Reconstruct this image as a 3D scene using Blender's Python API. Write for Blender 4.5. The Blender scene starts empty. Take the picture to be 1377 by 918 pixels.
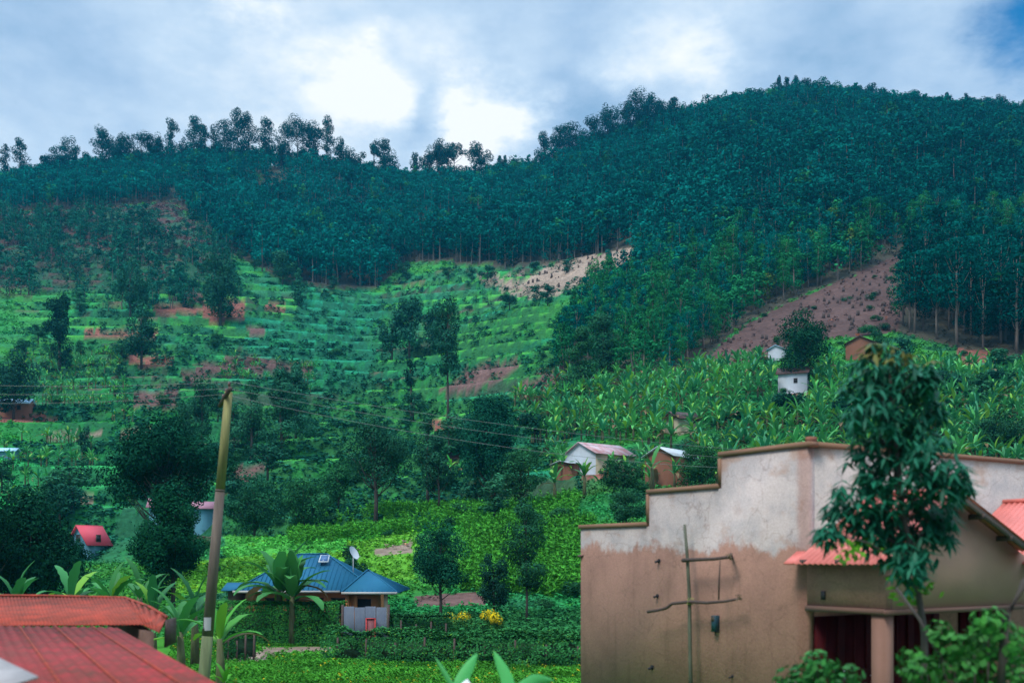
import bpy, math, random
import numpy as np
from mathutils import Vector

# ---------------------------------------------------------------- camera, sky, sun, exposure
SC = bpy.context.scene
COL = SC.collection
F, CX, HR, CZ = 1400.0, 688.5, 750.0, 5.0      # focal length in photo pixels, centre column, horizon row, eye height
cam_d = bpy.data.cameras.new("camera"); cam = bpy.data.objects.new("camera", cam_d); COL.objects.link(cam)
cam.location = (0, 0, CZ); cam.rotation_euler = (math.radians(90), 0, 0)
cam_d.sensor_width = 36; cam_d.lens = F / 1377 * 36; cam_d.shift_y = (HR - 459) / 1377
cam_d.clip_start = 0.1; cam_d.clip_end = 4000
cam_d.dof.use_dof = True; cam_d.dof.focus_distance = 130; cam_d.dof.aperture_fstop = 0.9
SC.camera = cam
SC.view_settings.view_transform = 'Standard'; SC.view_settings.look = 'None'
SC.view_settings.exposure = 0.38; SC.view_settings.gamma = 1.0
SC.cycles.use_denoising = True
SC.cycles.max_bounces = 5; SC.cycles.diffuse_bounces = 2; SC.cycles.glossy_bounces = 2
SC.cycles.transmission_bounces = 2; SC.cycles.volume_bounces = 0; SC.cycles.transparent_max_bounces = 4

SUN_EL, SUN_AZ = math.radians(55), math.radians(222)     # azimuth measured from +Y clockwise
sd = bpy.data.lights.new("sun", 'SUN'); sd.energy = 2.6; sd.angle = math.radians(18); sd.color = (1.0, 0.96, 0.88)
sun = bpy.data.objects.new("sun", sd); COL.objects.link(sun)
sv = Vector((math.sin(SUN_AZ) * math.cos(SUN_EL), math.cos(SUN_AZ) * math.cos(SUN_EL), math.sin(SUN_EL)))
sun.rotation_euler = sv.to_track_quat('Z', 'Y').to_euler()

W = bpy.data.worlds.new("World"); SC.world = W; W.use_nodes = True
def build_sky():
    nt = W.node_tree; N = nt.nodes; L = nt.links
    bg = N['Background']
    def new(t, **k):
        n = N.new(t)
        for a, b in k.items(): setattr(n, a, b)
        return n
    def math_(op, a, b=None, c=None, clamp=False):
        n = new('ShaderNodeMath', operation=op, use_clamp=clamp)
        for i, v in enumerate((a, b, c)):
            if v is None: continue
            if isinstance(v, (int, float)): n.inputs[i].default_value = v
            else: L.new(v, n.inputs[i])
        return n.outputs[0]
    sky = new('ShaderNodeTexSky'); sky.sky_type = 'NISHITA'; sky.sun_disc = False
    sky.sun_elevation = SUN_EL; sky.sun_rotation = SUN_AZ
    skys = new('ShaderNodeVectorMath', operation='SCALE'); L.new(sky.outputs[0], skys.inputs[0]); skys.inputs[3].default_value = 0.12
    tc = new('ShaderNodeTexCoord')
    vec = tc.outputs['Generated']
    nz = new('ShaderNodeTexNoise'); nz.inputs['Scale'].default_value = 9; nz.inputs['Detail'].default_value = 6; nz.inputs['Roughness'].default_value = 0.6
    mp = new('ShaderNodeMapping'); mp.inputs['Scale'].default_value = (1, 1, 1.9); L.new(vec, mp.inputs[0])
    L.new(mp.outputs[0], nz.inputs['Vector'])
    sub = new('ShaderNodeVectorMath', operation='SUBTRACT'); L.new(nz.outputs['Color'], sub.inputs[0]); sub.inputs[1].default_value = (.5, .5, .5)
    sc_ = new('ShaderNodeVectorMath', operation='SCALE'); L.new(sub.outputs[0], sc_.inputs[0]); sc_.inputs[3].default_value = 0.16
    wv = new('ShaderNodeVectorMath', operation='ADD'); L.new(vec, wv.inputs[0]); L.new(sc_.outputs[0], wv.inputs[1])
    nb = new('ShaderNodeTexNoise'); nb.inputs['Scale'].default_value = 3.4; nb.inputs['Detail'].default_value = 8; nb.inputs['Roughness'].default_value = 0.52
    L.new(mp.outputs[0], nb.inputs['Vector'])
    t = math_('MULTIPLY_ADD', math_('SUBTRACT', nb.outputs[0], 0.5), 1.1, 0.50)
    nf = new('ShaderNodeTexNoise'); nf.inputs['Scale'].default_value = 13; nf.inputs['Detail'].default_value = 10; nf.inputs['Roughness'].default_value = 0.6; L.new(mp.outputs[0], nf.inputs['Vector'])
    t = math_('ADD', t, math_('MULTIPLY', math_('SUBTRACT', nf.outputs[0], 0.5), 0.75))
    # cloud banks: (column, row, radius, weight) given as directions
    lobes = [(475, 128, .04, .5), (405, 150, .04, .28), (535, 138, .035, .3), (640, 180, .045, .5), (600, 200, .03, .2), (695, 170, .04, .4), (350, 12, .03, .45), (240, 60, .1, .15),
             (905, 88, .04, .36), (960, 75, .03, .22), (1290, 45, .06, .22), (860, 20, .1, .12), (20, 200, .12, .22), (562, 162, .032, -.5), (840, 110, .08, -.15), (660, 130, .05, .3), (130, 40, .09, .15), (1020, 20, .1, .2),
             (600, 40, .1, -.1), (760, 160, .05, -.25), (1130, 90, .1, -.12), (20, 40, .12, -.35), (180, 130, .1, -.15), (1200, 30, .1, -.15)]
    for px, row, r, w in lobes:
        d = Vector(((px - CX) / F, 1, (HR - row) / F)).normalized()
        dn = new('ShaderNodeVectorMath', operation='DISTANCE'); L.new(wv.outputs[0], dn.inputs[0]); dn.inputs[1].default_value = d
        mr = new('ShaderNodeMapRange', interpolation_type='SMOOTHSTEP')
        L.new(dn.outputs['Value'], mr.inputs[0]); mr.inputs[1].default_value = 0; mr.inputs[2].default_value = r * 1.7
        mr.inputs[3].default_value = w; mr.inputs[4].default_value = 0
        t = math_('ADD', t, mr.outputs[0])
    cr = new('ShaderNodeValToRGB'); L.new(t, cr.inputs[0])
    e = cr.color_ramp.elements
    e[0].position = 0.05; e[0].color = (.25, .42, .64, 1)
    e[1].position = 1.0; e[1].color = (.93, .96, 1, 1)
    k = e.new(.35); k.color = (.40, .56, .77, 1)
    k = e.new(.6); k.color = (.55, .70, .87, 1)
    k = e.new(.8); k.color = (.74, .84, .94, 1)
    # the blue gap in the upper right
    d = Vector(((1395 - CX) / F, 1, (HR - 5) / F)).normalized()
    dn = new('ShaderNodeVectorMath', operation='DISTANCE'); L.new(wv.outputs[0], dn.inputs[0]); dn.inputs[1].default_value = d
    mr = new('ShaderNodeMapRange', interpolation_type='SMOOTHSTEP'); L.new(dn.outputs['Value'], mr.inputs[0])
    mr.inputs[1].default_value = .0; mr.inputs[2].default_value = .085; mr.inputs[3].default_value = 0; mr.inputs[4].default_value = 1
    mx = new('ShaderNodeMix', data_type='RGBA'); L.new(mr.outputs[0], mx.inputs[0]); tm = new('ShaderNodeVectorMath', operation='MULTIPLY'); L.new(skys.outputs[0], tm.inputs[0]); tm.inputs[1].default_value = (.12, .75, 1.15)
    L.new(tm.outputs[0], mx.inputs[6]); L.new(cr.outputs[0], mx.inputs[7])
    # overcast skies are brighter overhead than near the horizon
    sp = new('ShaderNodeSeparateXYZ'); L.new(vec, sp.inputs[0])
    gr = new('ShaderNodeMapRange', interpolation_type='SMOOTHSTEP'); L.new(sp.outputs[2], gr.inputs[0])
    gr.inputs[1].default_value = .5; gr.inputs[2].default_value = .95; gr.inputs[3].default_value = .84; gr.inputs[4].default_value = 3.0
    L.new(mx.outputs[2], bg.inputs[0]); L.new(gr.outputs[0], bg.inputs[1])
build_sky()

# ---------------------------------------------------------------- helpers
rng = np.random.default_rng(7); random.seed(7)
def X_(px, Y): return (px - CX) / F * Y
def P(px, row, Y): return np.array([X_(px, Y), Y, CZ + (HR - row) / F * Y])

def sl(c):  # sRGB 0-255 -> linear
    return tuple((v / 255 / 12.92 if v / 255 <= .04045 else ((v / 255 + .055) / 1.055) ** 2.4) for v in c)

class MB:
    def __init__(s): s.V = []; s.Fc = []; s.C = []; s.M = []; s.n = 0
    def add(s, v, f, col=(1, 1, 1), mi=0):
        v = np.asarray(v, float).reshape(-1, 3); col = np.asarray(col, float)
        if col.ndim == 1: col = np.tile(col, (len(v), 1))
        s.V.append(v); s.C.append(col)
        if isinstance(f, np.ndarray): f = [f]
        else: f = [np.array([q]) for q in f]
        for a in f: s.Fc.append(a + s.n); s.M.append(np.full(len(a), mi))
        s.n += len(v); return s
    def box(s, c, size, ax=(1, 0), mi=0, col=(1, 1, 1)):
        # ax: local x direction in plan
        a = np.array([ax[0], ax[1], 0.]); a /= np.linalg.norm(a); b = np.array([-a[1], a[0], 0]); z = np.array([0, 0, 1.])
        c = np.array(c, float); h = np.array(size) / 2
        v = [c + i * h[0] * a + j * h[1] * b + k * h[2] * z for k in (-1, 1) for i, j in ((-1, -1), (1, -1), (1, 1), (-1, 1))]
        return s.add(v, [[3, 2, 1, 0], [4, 5, 6, 7], [0, 1, 5, 4], [1, 2, 6, 5], [2, 3, 7, 6], [3, 0, 4, 7]], col, mi)
    def slab(s, pts, thick, mi=0, col=(1, 1, 1), dirn=None):
        # polygon extruded along -normal (or dirn)
        p = np.array(pts, float); n = np.cross(p[1] - p[0], p[2] - p[0]); n /= np.linalg.norm(n)
        d = -n if dirn is None else np.array(dirn, float)
        q = p + d * thick; k = len(p)
        f = [list(range(k)), list(range(2 * k - 1, k - 1, -1))] + [[i, k + i, k + (i + 1) % k, (i + 1) % k] for i in range(k)]
        return s.add(np.vstack([p, q]), f, col, mi)
    def tube(s, pts, rad, n=6, mi=0, col=(1, 1, 1)):
        pts = np.array(pts, float); rad = np.broadcast_to(np.array(rad, float), (len(pts),))
        vs = []
        for i in range(len(pts)):
            t = pts[min(i + 1, len(pts) - 1)] - pts[max(i - 1, 0)]; t = t / (np.linalg.norm(t) + 1e-9)
            u = np.cross(t, [0, 0, 1.]) if abs(t[2]) < .9 else np.cross(t, [1., 0, 0]); u /= np.linalg.norm(u); w = np.cross(t, u)
            a = np.arange(n) * 2 * math.pi / n
            vs.append(pts[i] + rad[i] * (np.cos(a)[:, None] * u + np.sin(a)[:, None] * w))
        f = [[i * n + j, i * n + (j + 1) % n, (i + 1) * n + (j + 1) % n, (i + 1) * n + j] for i in range(len(pts) - 1) for j in range(n)]
        f += [list(range(n))[::-1], [(len(pts) - 1) * n + j for j in range(n)]]
        return s.add(np.vstack(vs), f, col, mi)
    def cards(s, c, size, nrm, col, aspect=.6, droop=0, mi=0):
        N = len(c); c = np.asarray(c); nrm = nrm / (np.linalg.norm(nrm, axis=1, keepdims=True) + 1e-9)
        r = rng.normal(size=(N, 3)); r[:, 2] -= droop
        t = r - (r * nrm).sum(1, keepdims=True) * nrm; t /= (np.linalg.norm(t, axis=1, keepdims=True) + 1e-9)
        b = np.cross(nrm, t); sz = np.broadcast_to(size, (N,))[:, None]
        v = np.stack([c - t * sz * .5, c + b * sz * .5 * aspect + t * sz * .05, c + t * sz * .5, c - b * sz * .5 * aspect + t * sz * .05], 1)
        f = np.arange(4 * N).reshape(N, 4)
        return s.add(v.reshape(-1, 3), f, np.repeat(col, 4, 0), mi)
    def build(s, name, mats, parent=None, origin=(0, 0, 0), smooth=False):
        me = bpy.data.meshes.new(name)
        V = np.vstack(s.V) - np.array(origin); C = np.vstack(s.C)
        tot = np.concatenate([np.full(len(a), a.shape[1]) for a in s.Fc]); loops = np.concatenate([a.ravel() for a in s.Fc])
        me.vertices.add(len(V)); me.vertices.foreach_set('co', V.ravel().astype(np.float32))
        me.loops.add(len(loops)); me.loops.foreach_set('vertex_index', loops.astype(np.int32))
        me.polygons.add(len(tot)); st = np.concatenate([[0], np.cumsum(tot)[:-1]])
        me.polygons.foreach_set('loop_start', st.astype(np.int32)); me.polygons.foreach_set('loop_total', tot.astype(np.int32))
        me.polygons.foreach_set('material_index', np.concatenate(s.M).astype(np.int32))
        if smooth: me.polygons.foreach_set('use_smooth', np.ones(len(tot), bool))
        at = me.color_attributes.new('Col', 'FLOAT_COLOR', 'POINT')
        at.data.foreach_set('color', np.hstack([C, np.ones((len(C), 1))]).ravel().astype(np.float32))
        for m in (mats if isinstance(mats, (list, tuple)) else [mats]): me.materials.append(m)
        me.update(calc_edges=True)
        o = bpy.data.objects.new(name, me); COL.objects.link(o)
        if parent is not None: o.parent = parent
        else: o.location = origin
        return o

def tag(o, label=None, cat=None, group=None, kind=None):
    for k, v in (('label', label), ('category', cat), ('group', group), ('kind', kind)):
        if v: o[k] = v
    return o
def thing(name, label, cat, loc, group=None):
    o = bpy.data.objects.new(name, None); COL.objects.link(o); o.location = loc; o.empty_display_size = .3
    return tag(o, label, cat, group)
def copy_thing(o, label=None, loc=None, rz=None, scale=None):
    c = o.copy(); COL.objects.link(c)
    for ch in o.children:
        k = ch.copy(); COL.objects.link(k); k.parent = c
    if loc is not None: c.location = loc
    if rz is not None: c.rotation_euler = (0, 0, rz)
    if scale is not None: c.scale = scale if hasattr(scale, '__len__') else (scale,) * 3
    if label: c['label'] = label
    return c

# ---------------------------------------------------------------- materials
def mat(name, col=(.5, .5, .5), rough=.8, noise=None, bump=None, spec=.3, metal=0, col2=None, attr=False, transl=0, objvar=0, stretch=(1, 1, 1)):
    m = bpy.data.materials.new(name); m.use_nodes = True; nt = m.node_tree; N, L = nt.nodes, nt.links
    b = N['Principled BSDF']; b.inputs['Roughness'].default_value = rough; b.inputs['Specular IOR Level'].default_value = spec; b.inputs['Metallic'].default_value = metal
    if attr:
        a = N.new('ShaderNodeAttribute'); a.attribute_name = 'Col'; src = a.outputs['Color']
    else:
        r = N.new('ShaderNodeRGB'); r.outputs[0].default_value = (*col, 1); src = r.outputs[0]
    tc = N.new('ShaderNodeTexCoord'); mp = N.new('ShaderNodeMapping'); mp.inputs['Scale'].default_value = stretch; L.new(tc.outputs['Object'], mp.inputs[0])
    if noise:
        sc, amt = noise[:2]
        nz = N.new('ShaderNodeTexNoise'); nz.inputs['Scale'].default_value = sc; nz.inputs['Detail'].default_value = 6; nz.inputs['Roughness'].default_value = .65
        L.new(mp.outputs[0], nz.inputs['Vector'])
        mr = N.new('ShaderNodeMapRange'); L.new(nz.outputs[0], mr.inputs[0]); mr.inputs[1].default_value = .3; mr.inputs[2].default_value = .7
        if col2 is not None:
            mx = N.new('ShaderNodeMix'); mx.data_type = 'RGBA'; mr.inputs[3].default_value = 0; mr.inputs[4].default_value = amt
            L.new(mr.outputs[0], mx.inputs[0]); L.new(src, mx.inputs[6]); mx.inputs[7].default_value = (*col2, 1); src = mx.outputs[2]
        else:
            mr.inputs[3].default_value = 1 - amt; mr.inputs[4].default_value = 1 + amt
            sc2 = N.new('ShaderNodeVectorMath'); sc2.operation = 'SCALE'; L.new(src, sc2.inputs[0]); L.new(mr.outputs[0], sc2.inputs[3]); src = sc2.outputs[0]
    if objvar:
        oi = N.new('ShaderNodeObjectInfo'); mr = N.new('ShaderNodeMapRange'); L.new(oi.outputs['Random'], mr.inputs[0]); mr.inputs[3].default_value = 1 - objvar; mr.inputs[4].default_value = 1 + objvar
        sc2 = N.new('ShaderNodeVectorMath'); sc2.operation = 'SCALE'; L.new(src, sc2.inputs[0]); L.new(mr.outputs[0], sc2.inputs[3]); src = sc2.outputs[0]
    L.new(src, b.inputs['Base Color'])
    if bump:
        nz = N.new('ShaderNodeTexNoise'); nz.inputs['Scale'].default_value = bump[0]; nz.inputs['Detail'].default_value = 5; L.new(mp.outputs[0], nz.inputs['Vector'])
        bm = N.new('ShaderNodeBump'); bm.inputs['Strength'].default_value = bump[1]; bm.inputs['Distance'].default_value = bump[2]; L.new(nz.outputs[0], bm.inputs['Height']); L.new(bm.outputs[0], b.inputs['Normal'])
    if transl:
        tr = N.new('ShaderNodeBsdfTranslucent'); L.new(src, tr.inputs[0]); ms = N.new('ShaderNodeMixShader'); ms.inputs[0].default_value = transl
        L.new(b.outputs[0], ms.inputs[1]); L.new(tr.outputs[0], ms.inputs[2]); L.new(ms.outputs[0], N['Material Output'].inputs[0])
    return m
M_leaf = mat('leaf', attr=True, rough=.7, spec=.0, transl=.1, objvar=.2)
M_leafgl = mat('glossy_leaf', attr=True, rough=.5, spec=.14, transl=.22, objvar=.15)
M_bark = mat('bark', (.055, .045, .04), .9, noise=(6, .4), stretch=(1, 1, .2))
M_barkp = mat('pale_bark', (.17, .13, .11), .9, noise=(3, .4), stretch=(1, 1, .2))
M_stem = mat('banana_stem', (.075, .08, .035), .8, noise=(8, .5), stretch=(1, 1, .2))
M_wood = mat('weathered_wood', (.06, .04, .035), .85, noise=(20, .35))

# ---------------------------------------------------------------- terrain
PXK = np.array([-500, 0, 130, 250, 400, 500, 600, 700, 800, 900, 1000, 1100, 1200, 1377, 1900.])
ROWS = {   # ground rows of the hillside at each distance
    60: [867] * 15,
    68: [862, 858, 857, 856, 854, 850, 846, 842, 838, 836, 836, 836, 836, 836, 836],
    78: [838, 835, 833, 822, 812, 805, 800, 795, 790, 788, 786, 784, 784, 784, 784],
    100: [785, 780, 775, 765, 746, 730, 722, 714, 704, 700, 698, 696, 696, 696, 696],
    130: [715, 715, 710, 698, 685, 676, 672, 664, 642, 634, 622, 615, 612, 610, 610],
    160: [655, 655, 650, 640, 626, 620, 614, 600, 578, 565, 555, 546, 542, 540, 540],
    200: [580, 578, 575, 566, 566, 566, 560, 538, 515, 505, 492, 480, 474, 480, 480],
    260: [498, 498, 494, 490, 500, 505, 492, 466, 452, 438, 425, 405, 392, 410, 410],
    340: [420, 420, 418, 416, 428, 438, 424, 396, 374, 350, 330, 312, 300, 310, 310],
    430: [352, 350, 346, 346, 368, 386, 356, 342, 312, 275, 245, 228, 222, 230, 235],
    540: [290, 288, 278, 272, 290, 302, 288, 274, 244, 205, 172, 160, 162, 172, 190],
    650: [250, 242, 224, 213, 212, 234, 236, 232, 195, 162, 136, 130, 142, 162, 200]}
YK = np.array([0, 6, 14] + sorted(ROWS))
ZK = np.zeros((len(YK), len(PXK)))
ZK[0] = 3.3; ZK[1] = 3.2; ZK[2] = 0.3
for i, Y in enumerate(YK[3:]): ZK[i + 3] = CZ + (HR - np.array(ROWS[Y])) / F * Y
YK = np.append(YK, [700, 780, 900]); ZK = np.vstack([ZK, ZK[-1] - 6, ZK[-1] - 40, ZK[-1] - 110])
PXG = np.arange(-500, 1901, 3.0)
YG = np.concatenate([np.linspace(1.5, 40, 30)[:-1], 40 * (900 / 40) ** np.linspace(0, 1, 560)])
def smooth1(a, ax, n):
    for _ in range(n):
        p = np.concatenate([np.take(a, [0], ax), a, np.take(a, [-1], ax)], ax)
        s0 = [slice(None)] * 2; s1 = list(s0); s2 = list(s0); s0[ax] = slice(0, -2); s1[ax] = slice(1, -1); s2[ax] = slice(2, None)
        a = p[tuple(s0)] * .25 + p[tuple(s1)] * .5 + p[tuple(s2)] * .25
    return a
tmp = np.stack([np.interp(PXG, PXK, ZK[i]) for i in range(len(YK))])
ZG = np.stack([np.interp(YG, YK, tmp[:, j]) for j in range(len(PXG))], 1)
ZG = smooth1(ZG, 0, 60); ZG = smooth1(ZG, 1, 120)
def vnoise(x, y, seed):     # smooth value noise, numpy
    xi = np.floor(x).astype(np.int64); yi = np.floor(y).astype(np.int64); fx = x - xi; fy = y - yi
    fx = fx * fx * (3 - 2 * fx); fy = fy * fy * (3 - 2 * fy)
    def h(a, b):
        n = (a * 374761393 + b * 668265263 + seed * 974634777) & 0x7fffffff
        n = ((n ^ (n >> 13)) * 1274126177) & 0x7fffffff
        return ((n ^ (n >> 16)) & 0xffff) / 65535.0
    return (h(xi, yi) * (1 - fx) + h(xi + 1, yi) * fx) * (1 - fy) + (h(xi, yi + 1) * (1 - fx) + h(xi + 1, yi + 1) * fx) * fy
def fbm(x, y, seed, o=4):
    s = 0; a = .5
    for k in range(o): s = s + a * vnoise(x * 2 ** k, y * 2 ** k, seed + k); a *= .5
    return s / (1 - .5 ** o)
PXM, YM = np.meshgrid(PXG, YG)
XM = (PXM - CX) / F * YM
hill = np.clip((YM - 70) / 60, 0, 1)
ZG = ZG + hill * ((fbm(XM / 45, YM / 45, 3) - .5) * np.clip(YM / 60, 0, 8) + (fbm(XM / 9, YM / 9, 9) - .5) * 1.0)
def sstep(a, b, x): t = np.clip((x - a) / (b - a), 0, 1); return t * t * (3 - 2 * t)
# terraces on the farmed slope
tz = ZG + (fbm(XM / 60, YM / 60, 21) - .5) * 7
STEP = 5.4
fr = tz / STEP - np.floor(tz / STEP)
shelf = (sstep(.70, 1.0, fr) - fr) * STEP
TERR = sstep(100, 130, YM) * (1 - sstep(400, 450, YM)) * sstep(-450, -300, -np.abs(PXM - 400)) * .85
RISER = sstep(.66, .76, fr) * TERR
ZG = ZG + shelf * TERR

def gz(px, Y):
    px = np.clip(px, PXG[0], PXG[-1] - .01); i = (px - PXG[0]) / 3.0; i0 = np.floor(i).astype(int); fi = i - i0
    j1 = np.clip(np.searchsorted(YG, Y), 1, len(YG) - 1); j0 = j1 - 1; fj = (Y - YG[j0]) / (YG[j1] - YG[j0])
    return (ZG[j0, i0] * (1 - fi) + ZG[j0, i0 + 1] * fi) * (1 - fj) + (ZG[j1, i0] * (1 - fi) + ZG[j1, i0 + 1] * fi) * fj
def G(px, Y):  # ground point under a column at a distance
    return np.array([X_(px, Y), Y, float(gz(np.array(float(px)), np.array(float(Y))))])
def hitY(px, row):   # distance at which the ground shows at this picture point
    j = int(np.clip(round((px - PXG[0]) / 3), 0, len(PXG) - 1)); r = HR - (ZG[:, j] - CZ) / YG * F
    for k in range(30, len(YG)):
        if r[k] <= row: return float(YG[k])
    return 640.
ROWM = HR - (ZG - CZ) / YM * F

def inpoly(x, y, poly):
    r = np.zeros(np.shape(x), bool); n = len(poly)
    for i in range(n):
        x1, y1 = poly[i]; x2, y2 = poly[(i + 1) % n]
        if y1 == y2: continue
        c = ((y1 > y) != (y2 > y)) & (x < (x2 - x1) * (y - y1) / (y2 - y1) + x1); r ^= c
    return r

# ground cover colours (linear albedo)
C_em = np.array([.018, .165, .045]); C_lime = np.array([.07, .22, .02]); C_teal = np.array([.015, .19, .10]); C_dark = np.array([.012, .065, .032])
C_soil = np.array([.105, .062, .055]); C_soilr = np.array([.17, .068, .052]); C_tan = np.array([.24, .18, .14]); C_mead = np.array([.042, .205, .03])
SOILS = [([(112, 443), (160, 440), (212, 447), (210, 457), (115, 456)], C_soilr), ([(205, 413), (265, 410), (330, 404), (328, 430), (285, 433), (268, 422), (210, 422)], C_soilr),
         ([(170, 476), (236, 479), (234, 492), (172, 490)], C_soilr), ([(246, 392), (274, 393), (272, 407), (247, 406)], C_soil), ([(355, 408), (388, 412), (382, 420), (357, 417)], C_soilr),
         ([(330, 438), (358, 440), (355, 448), (333, 447)], C_soil), ([(178, 526), (240, 520), (236, 546), (180, 546)], C_soil), ([(240, 500), (330, 478), (420, 492), (415, 505), (330, 500), (250, 515)], C_soil * .9),
         ([(296, 640), (320, 626), (358, 624), (352, 636), (300, 668)], C_soil), ([(945, 500), (968, 464), (1000, 438), (1095, 392), (1225, 335), (1226, 400), (1205, 446), (1120, 456), (1040, 478), (975, 500)], C_soil * .74),
         ([(640, 372), (700, 375), (760, 350), (852, 332), (846, 358), (790, 378), (735, 400), (690, 395)], C_tan), ([(585, 528), (640, 490), (705, 484), (695, 502), (620, 528)], C_soil * 1.1),
         ([(690, 520), (760, 490), (765, 525), (720, 545)], C_soil), ([(1285, 468), (1345, 474), (1348, 492), (1290, 490)], C_soilr), ([(575, 570), (615, 560), (620, 578), (590, 582)], C_soilr),
         ([(600, 600), (622, 590), (618, 618), (604, 622)], C_soil), ([(292, 884), (352, 874), (362, 888), (300, 894)], C_tan * .9), ([(350, 869), (445, 869), (445, 880), (352, 882)], C_tan * .8),
         ([(500, 738), (555, 728), (552, 742), (505, 748)], C_tan * .8), ([(780, 632), (850, 628), (856, 640), (782, 644)], C_soilr), ([(885, 644), (925, 642), (930, 652), (884, 655)], C_soilr), ([(1042, 528), (1092, 526), (1094, 534), (1040, 536)], C_soilr), ([(0, 556), (60, 556), (80, 566), (0, 568)], C_soilr), ([(555, 800), (640, 796), (660, 812), (560, 815)], C_soil * 1.1), ([(60, 585), (200, 577), (215, 582), (70, 592)], C_tan * .8), ([(95, 672), (125, 670), (125, 676), (96, 678)], C_tan)]
GREENS = [([(330, 425), (420, 430), (470, 445), (515, 475), (490, 512), (430, 522), (380, 500), (330, 470)], C_teal), ([(400, 385), (520, 410), (500, 450), (400, 440)], C_teal * .9),
          ([(600, 470), (620, 440), (700, 410), (790, 400), (790, 430), (700, 465), (640, 485)], C_mead), ([(400, 540), (500, 525), (600, 500), (600, 540), (500, 560), (410, 570)], C_mead),
          ([(177, 548), (250, 546), (240, 575), (178, 576)], np.array([.02, .22, .025])), ([(0, 560), (200, 560), (200, 640), (0, 640)], np.array([.022, .17, .03])),
          ([(85, 650), (150, 610), (150, 700), (85, 700)], np.array([.04, .23, .025])), ([(380, 700), (560, 682), (700, 672), (700, 705), (560, 720), (390, 742)], np.array([.035, .20, .02])),
          ([(220, 760), (420, 735), (560, 715), (560, 780), (220, 800)], C_lime), ([(620, 725), (790, 700), (790, 800), (620, 790)], C_lime * .95),
          ([(500, 640), (620, 600), (640, 640), (560, 670), (500, 672)], C_mead), ([(700, 480), (770, 455), (790, 500), (720, 540), (690, 530)], C_mead), ([(340, 560), (640, 540), (640, 640), (560, 690), (380, 700)], C_mead * 1.35), ([(0, 600), (200, 600), (150, 720), (0, 720)], C_em * 1.5), ([(300, 670), (470, 660), (470, 740), (300, 750)], C_mead * 1.2)]
TAN_L = [(-300, 300), (-200, 285), (60, 284), (120, 280), (232, 270), (250, 285), (310, 350), (270, 388), (100, 392), (-200, 385)]
EDGE = fbm(XM / 6, YM / 6, 55) - .5
def paint():
    n1 = fbm(XM / 30, YM / 30, 41)[..., None]; n2 = fbm(XM / 7, YM / 7, 44)[..., None]; n3 = fbm(XM / 2.0, YM / 2.0, 47)[..., None]
    c = C_em * (1 - sstep(.4, .6, n1)) + C_mead * .8 * sstep(.4, .6, n1)
    c = c * (.65 + .7 * n2); k = sstep(.5, .75, n2); c = c * (1 - k) + C_dark * 1.3 * k
    px = PXM + EDGE * 22; rw = ROWM + (fbm(XM / 5 + 9, YM / 5, 58) - .5) * 12
    strips = vnoise(XM / 55 + np.floor(tz / STEP) * 7.3, np.floor(tz / STEP) * 1.0, 66)[..., None]; T = TERR[..., None]
    half = np.floor(tz / STEP * 2 + .1); strips = vnoise(XM / 38 + half * 7.3, half * 1.0, 66)[..., None]; c = c * (1 - T) + T * np.where(strips > .62, C_mead * 1.35, np.where(strips > .5, C_teal, np.where(strips > .33, C_em * 1.4, np.where(strips > .22, C_soil * .95, C_dark * 2.2)))) * (.8 + .4 * n2)
    for poly, col in GREENS:
        m = inpoly(px, rw, poly)[..., None]; c = np.where(m, col * (.6 + .8 * n3), c)
    m = inpoly(px, rw, TAN_L)[..., None]; c = np.where(m, np.where(n2 > .52, C_soil * .62, np.array([.028, .075, .045])) * (.6 + .8 * n3), c)
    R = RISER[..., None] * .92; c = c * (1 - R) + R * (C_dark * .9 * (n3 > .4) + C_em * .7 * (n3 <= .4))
    soil = np.zeros(XM.shape, bool)
    for poly, col in SOILS:
        m = inpoly(PXM + EDGE * 9, ROWM + EDGE * 5, poly); soil |= m; c = np.where(m[..., None], col * (.45 + .5 * n3 + .6 * n2), c)
    # under the forest the floor is brown litter
    f = forest_mask(PXM, ROWM)[..., None]; c = np.where(f & ~soil[..., None], C_soil * .45 + C_dark * .3, c)
    near = (YM < 66)[..., None]; c = np.where(near & ~soil[..., None], np.array([.045, .19, .02]) * (.6 + .8 * n3), c)
    return np.clip(c, .004, .6), soil
FOREST = [(-500, 300), (0, 292), (120, 285), (230, 275), (290, 330), (330, 350), (380, 374), (440, 388), (505, 390), (545, 352), (600, 352), (700, 364), (760, 350), (845, 334), (872, 330),
          (858, 372), (800, 412), (780, 440), (762, 470), (755, 512), (860, 520), (940, 498), (968, 462), (1000, 436), (1090, 392), (1200, 352), (1222, 335), (1205, 446), (1290, 470), (1377, 490), (1900, 510), (1900, -50), (-500, -50)]
def forest_mask(px, row): return inpoly(px, row, FOREST) & ~inpoly(px, row, TAN_L)
COLG, SOILG = paint()
def gcol(px, Y):
    i = np.clip(np.round((px - PXG[0]) / 3).astype(int), 0, len(PXG) - 1); j = np.clip(np.searchsorted(YG, Y), 0, len(YG) - 1)
    return COLG[j, i], SOILG[j, i]

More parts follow.
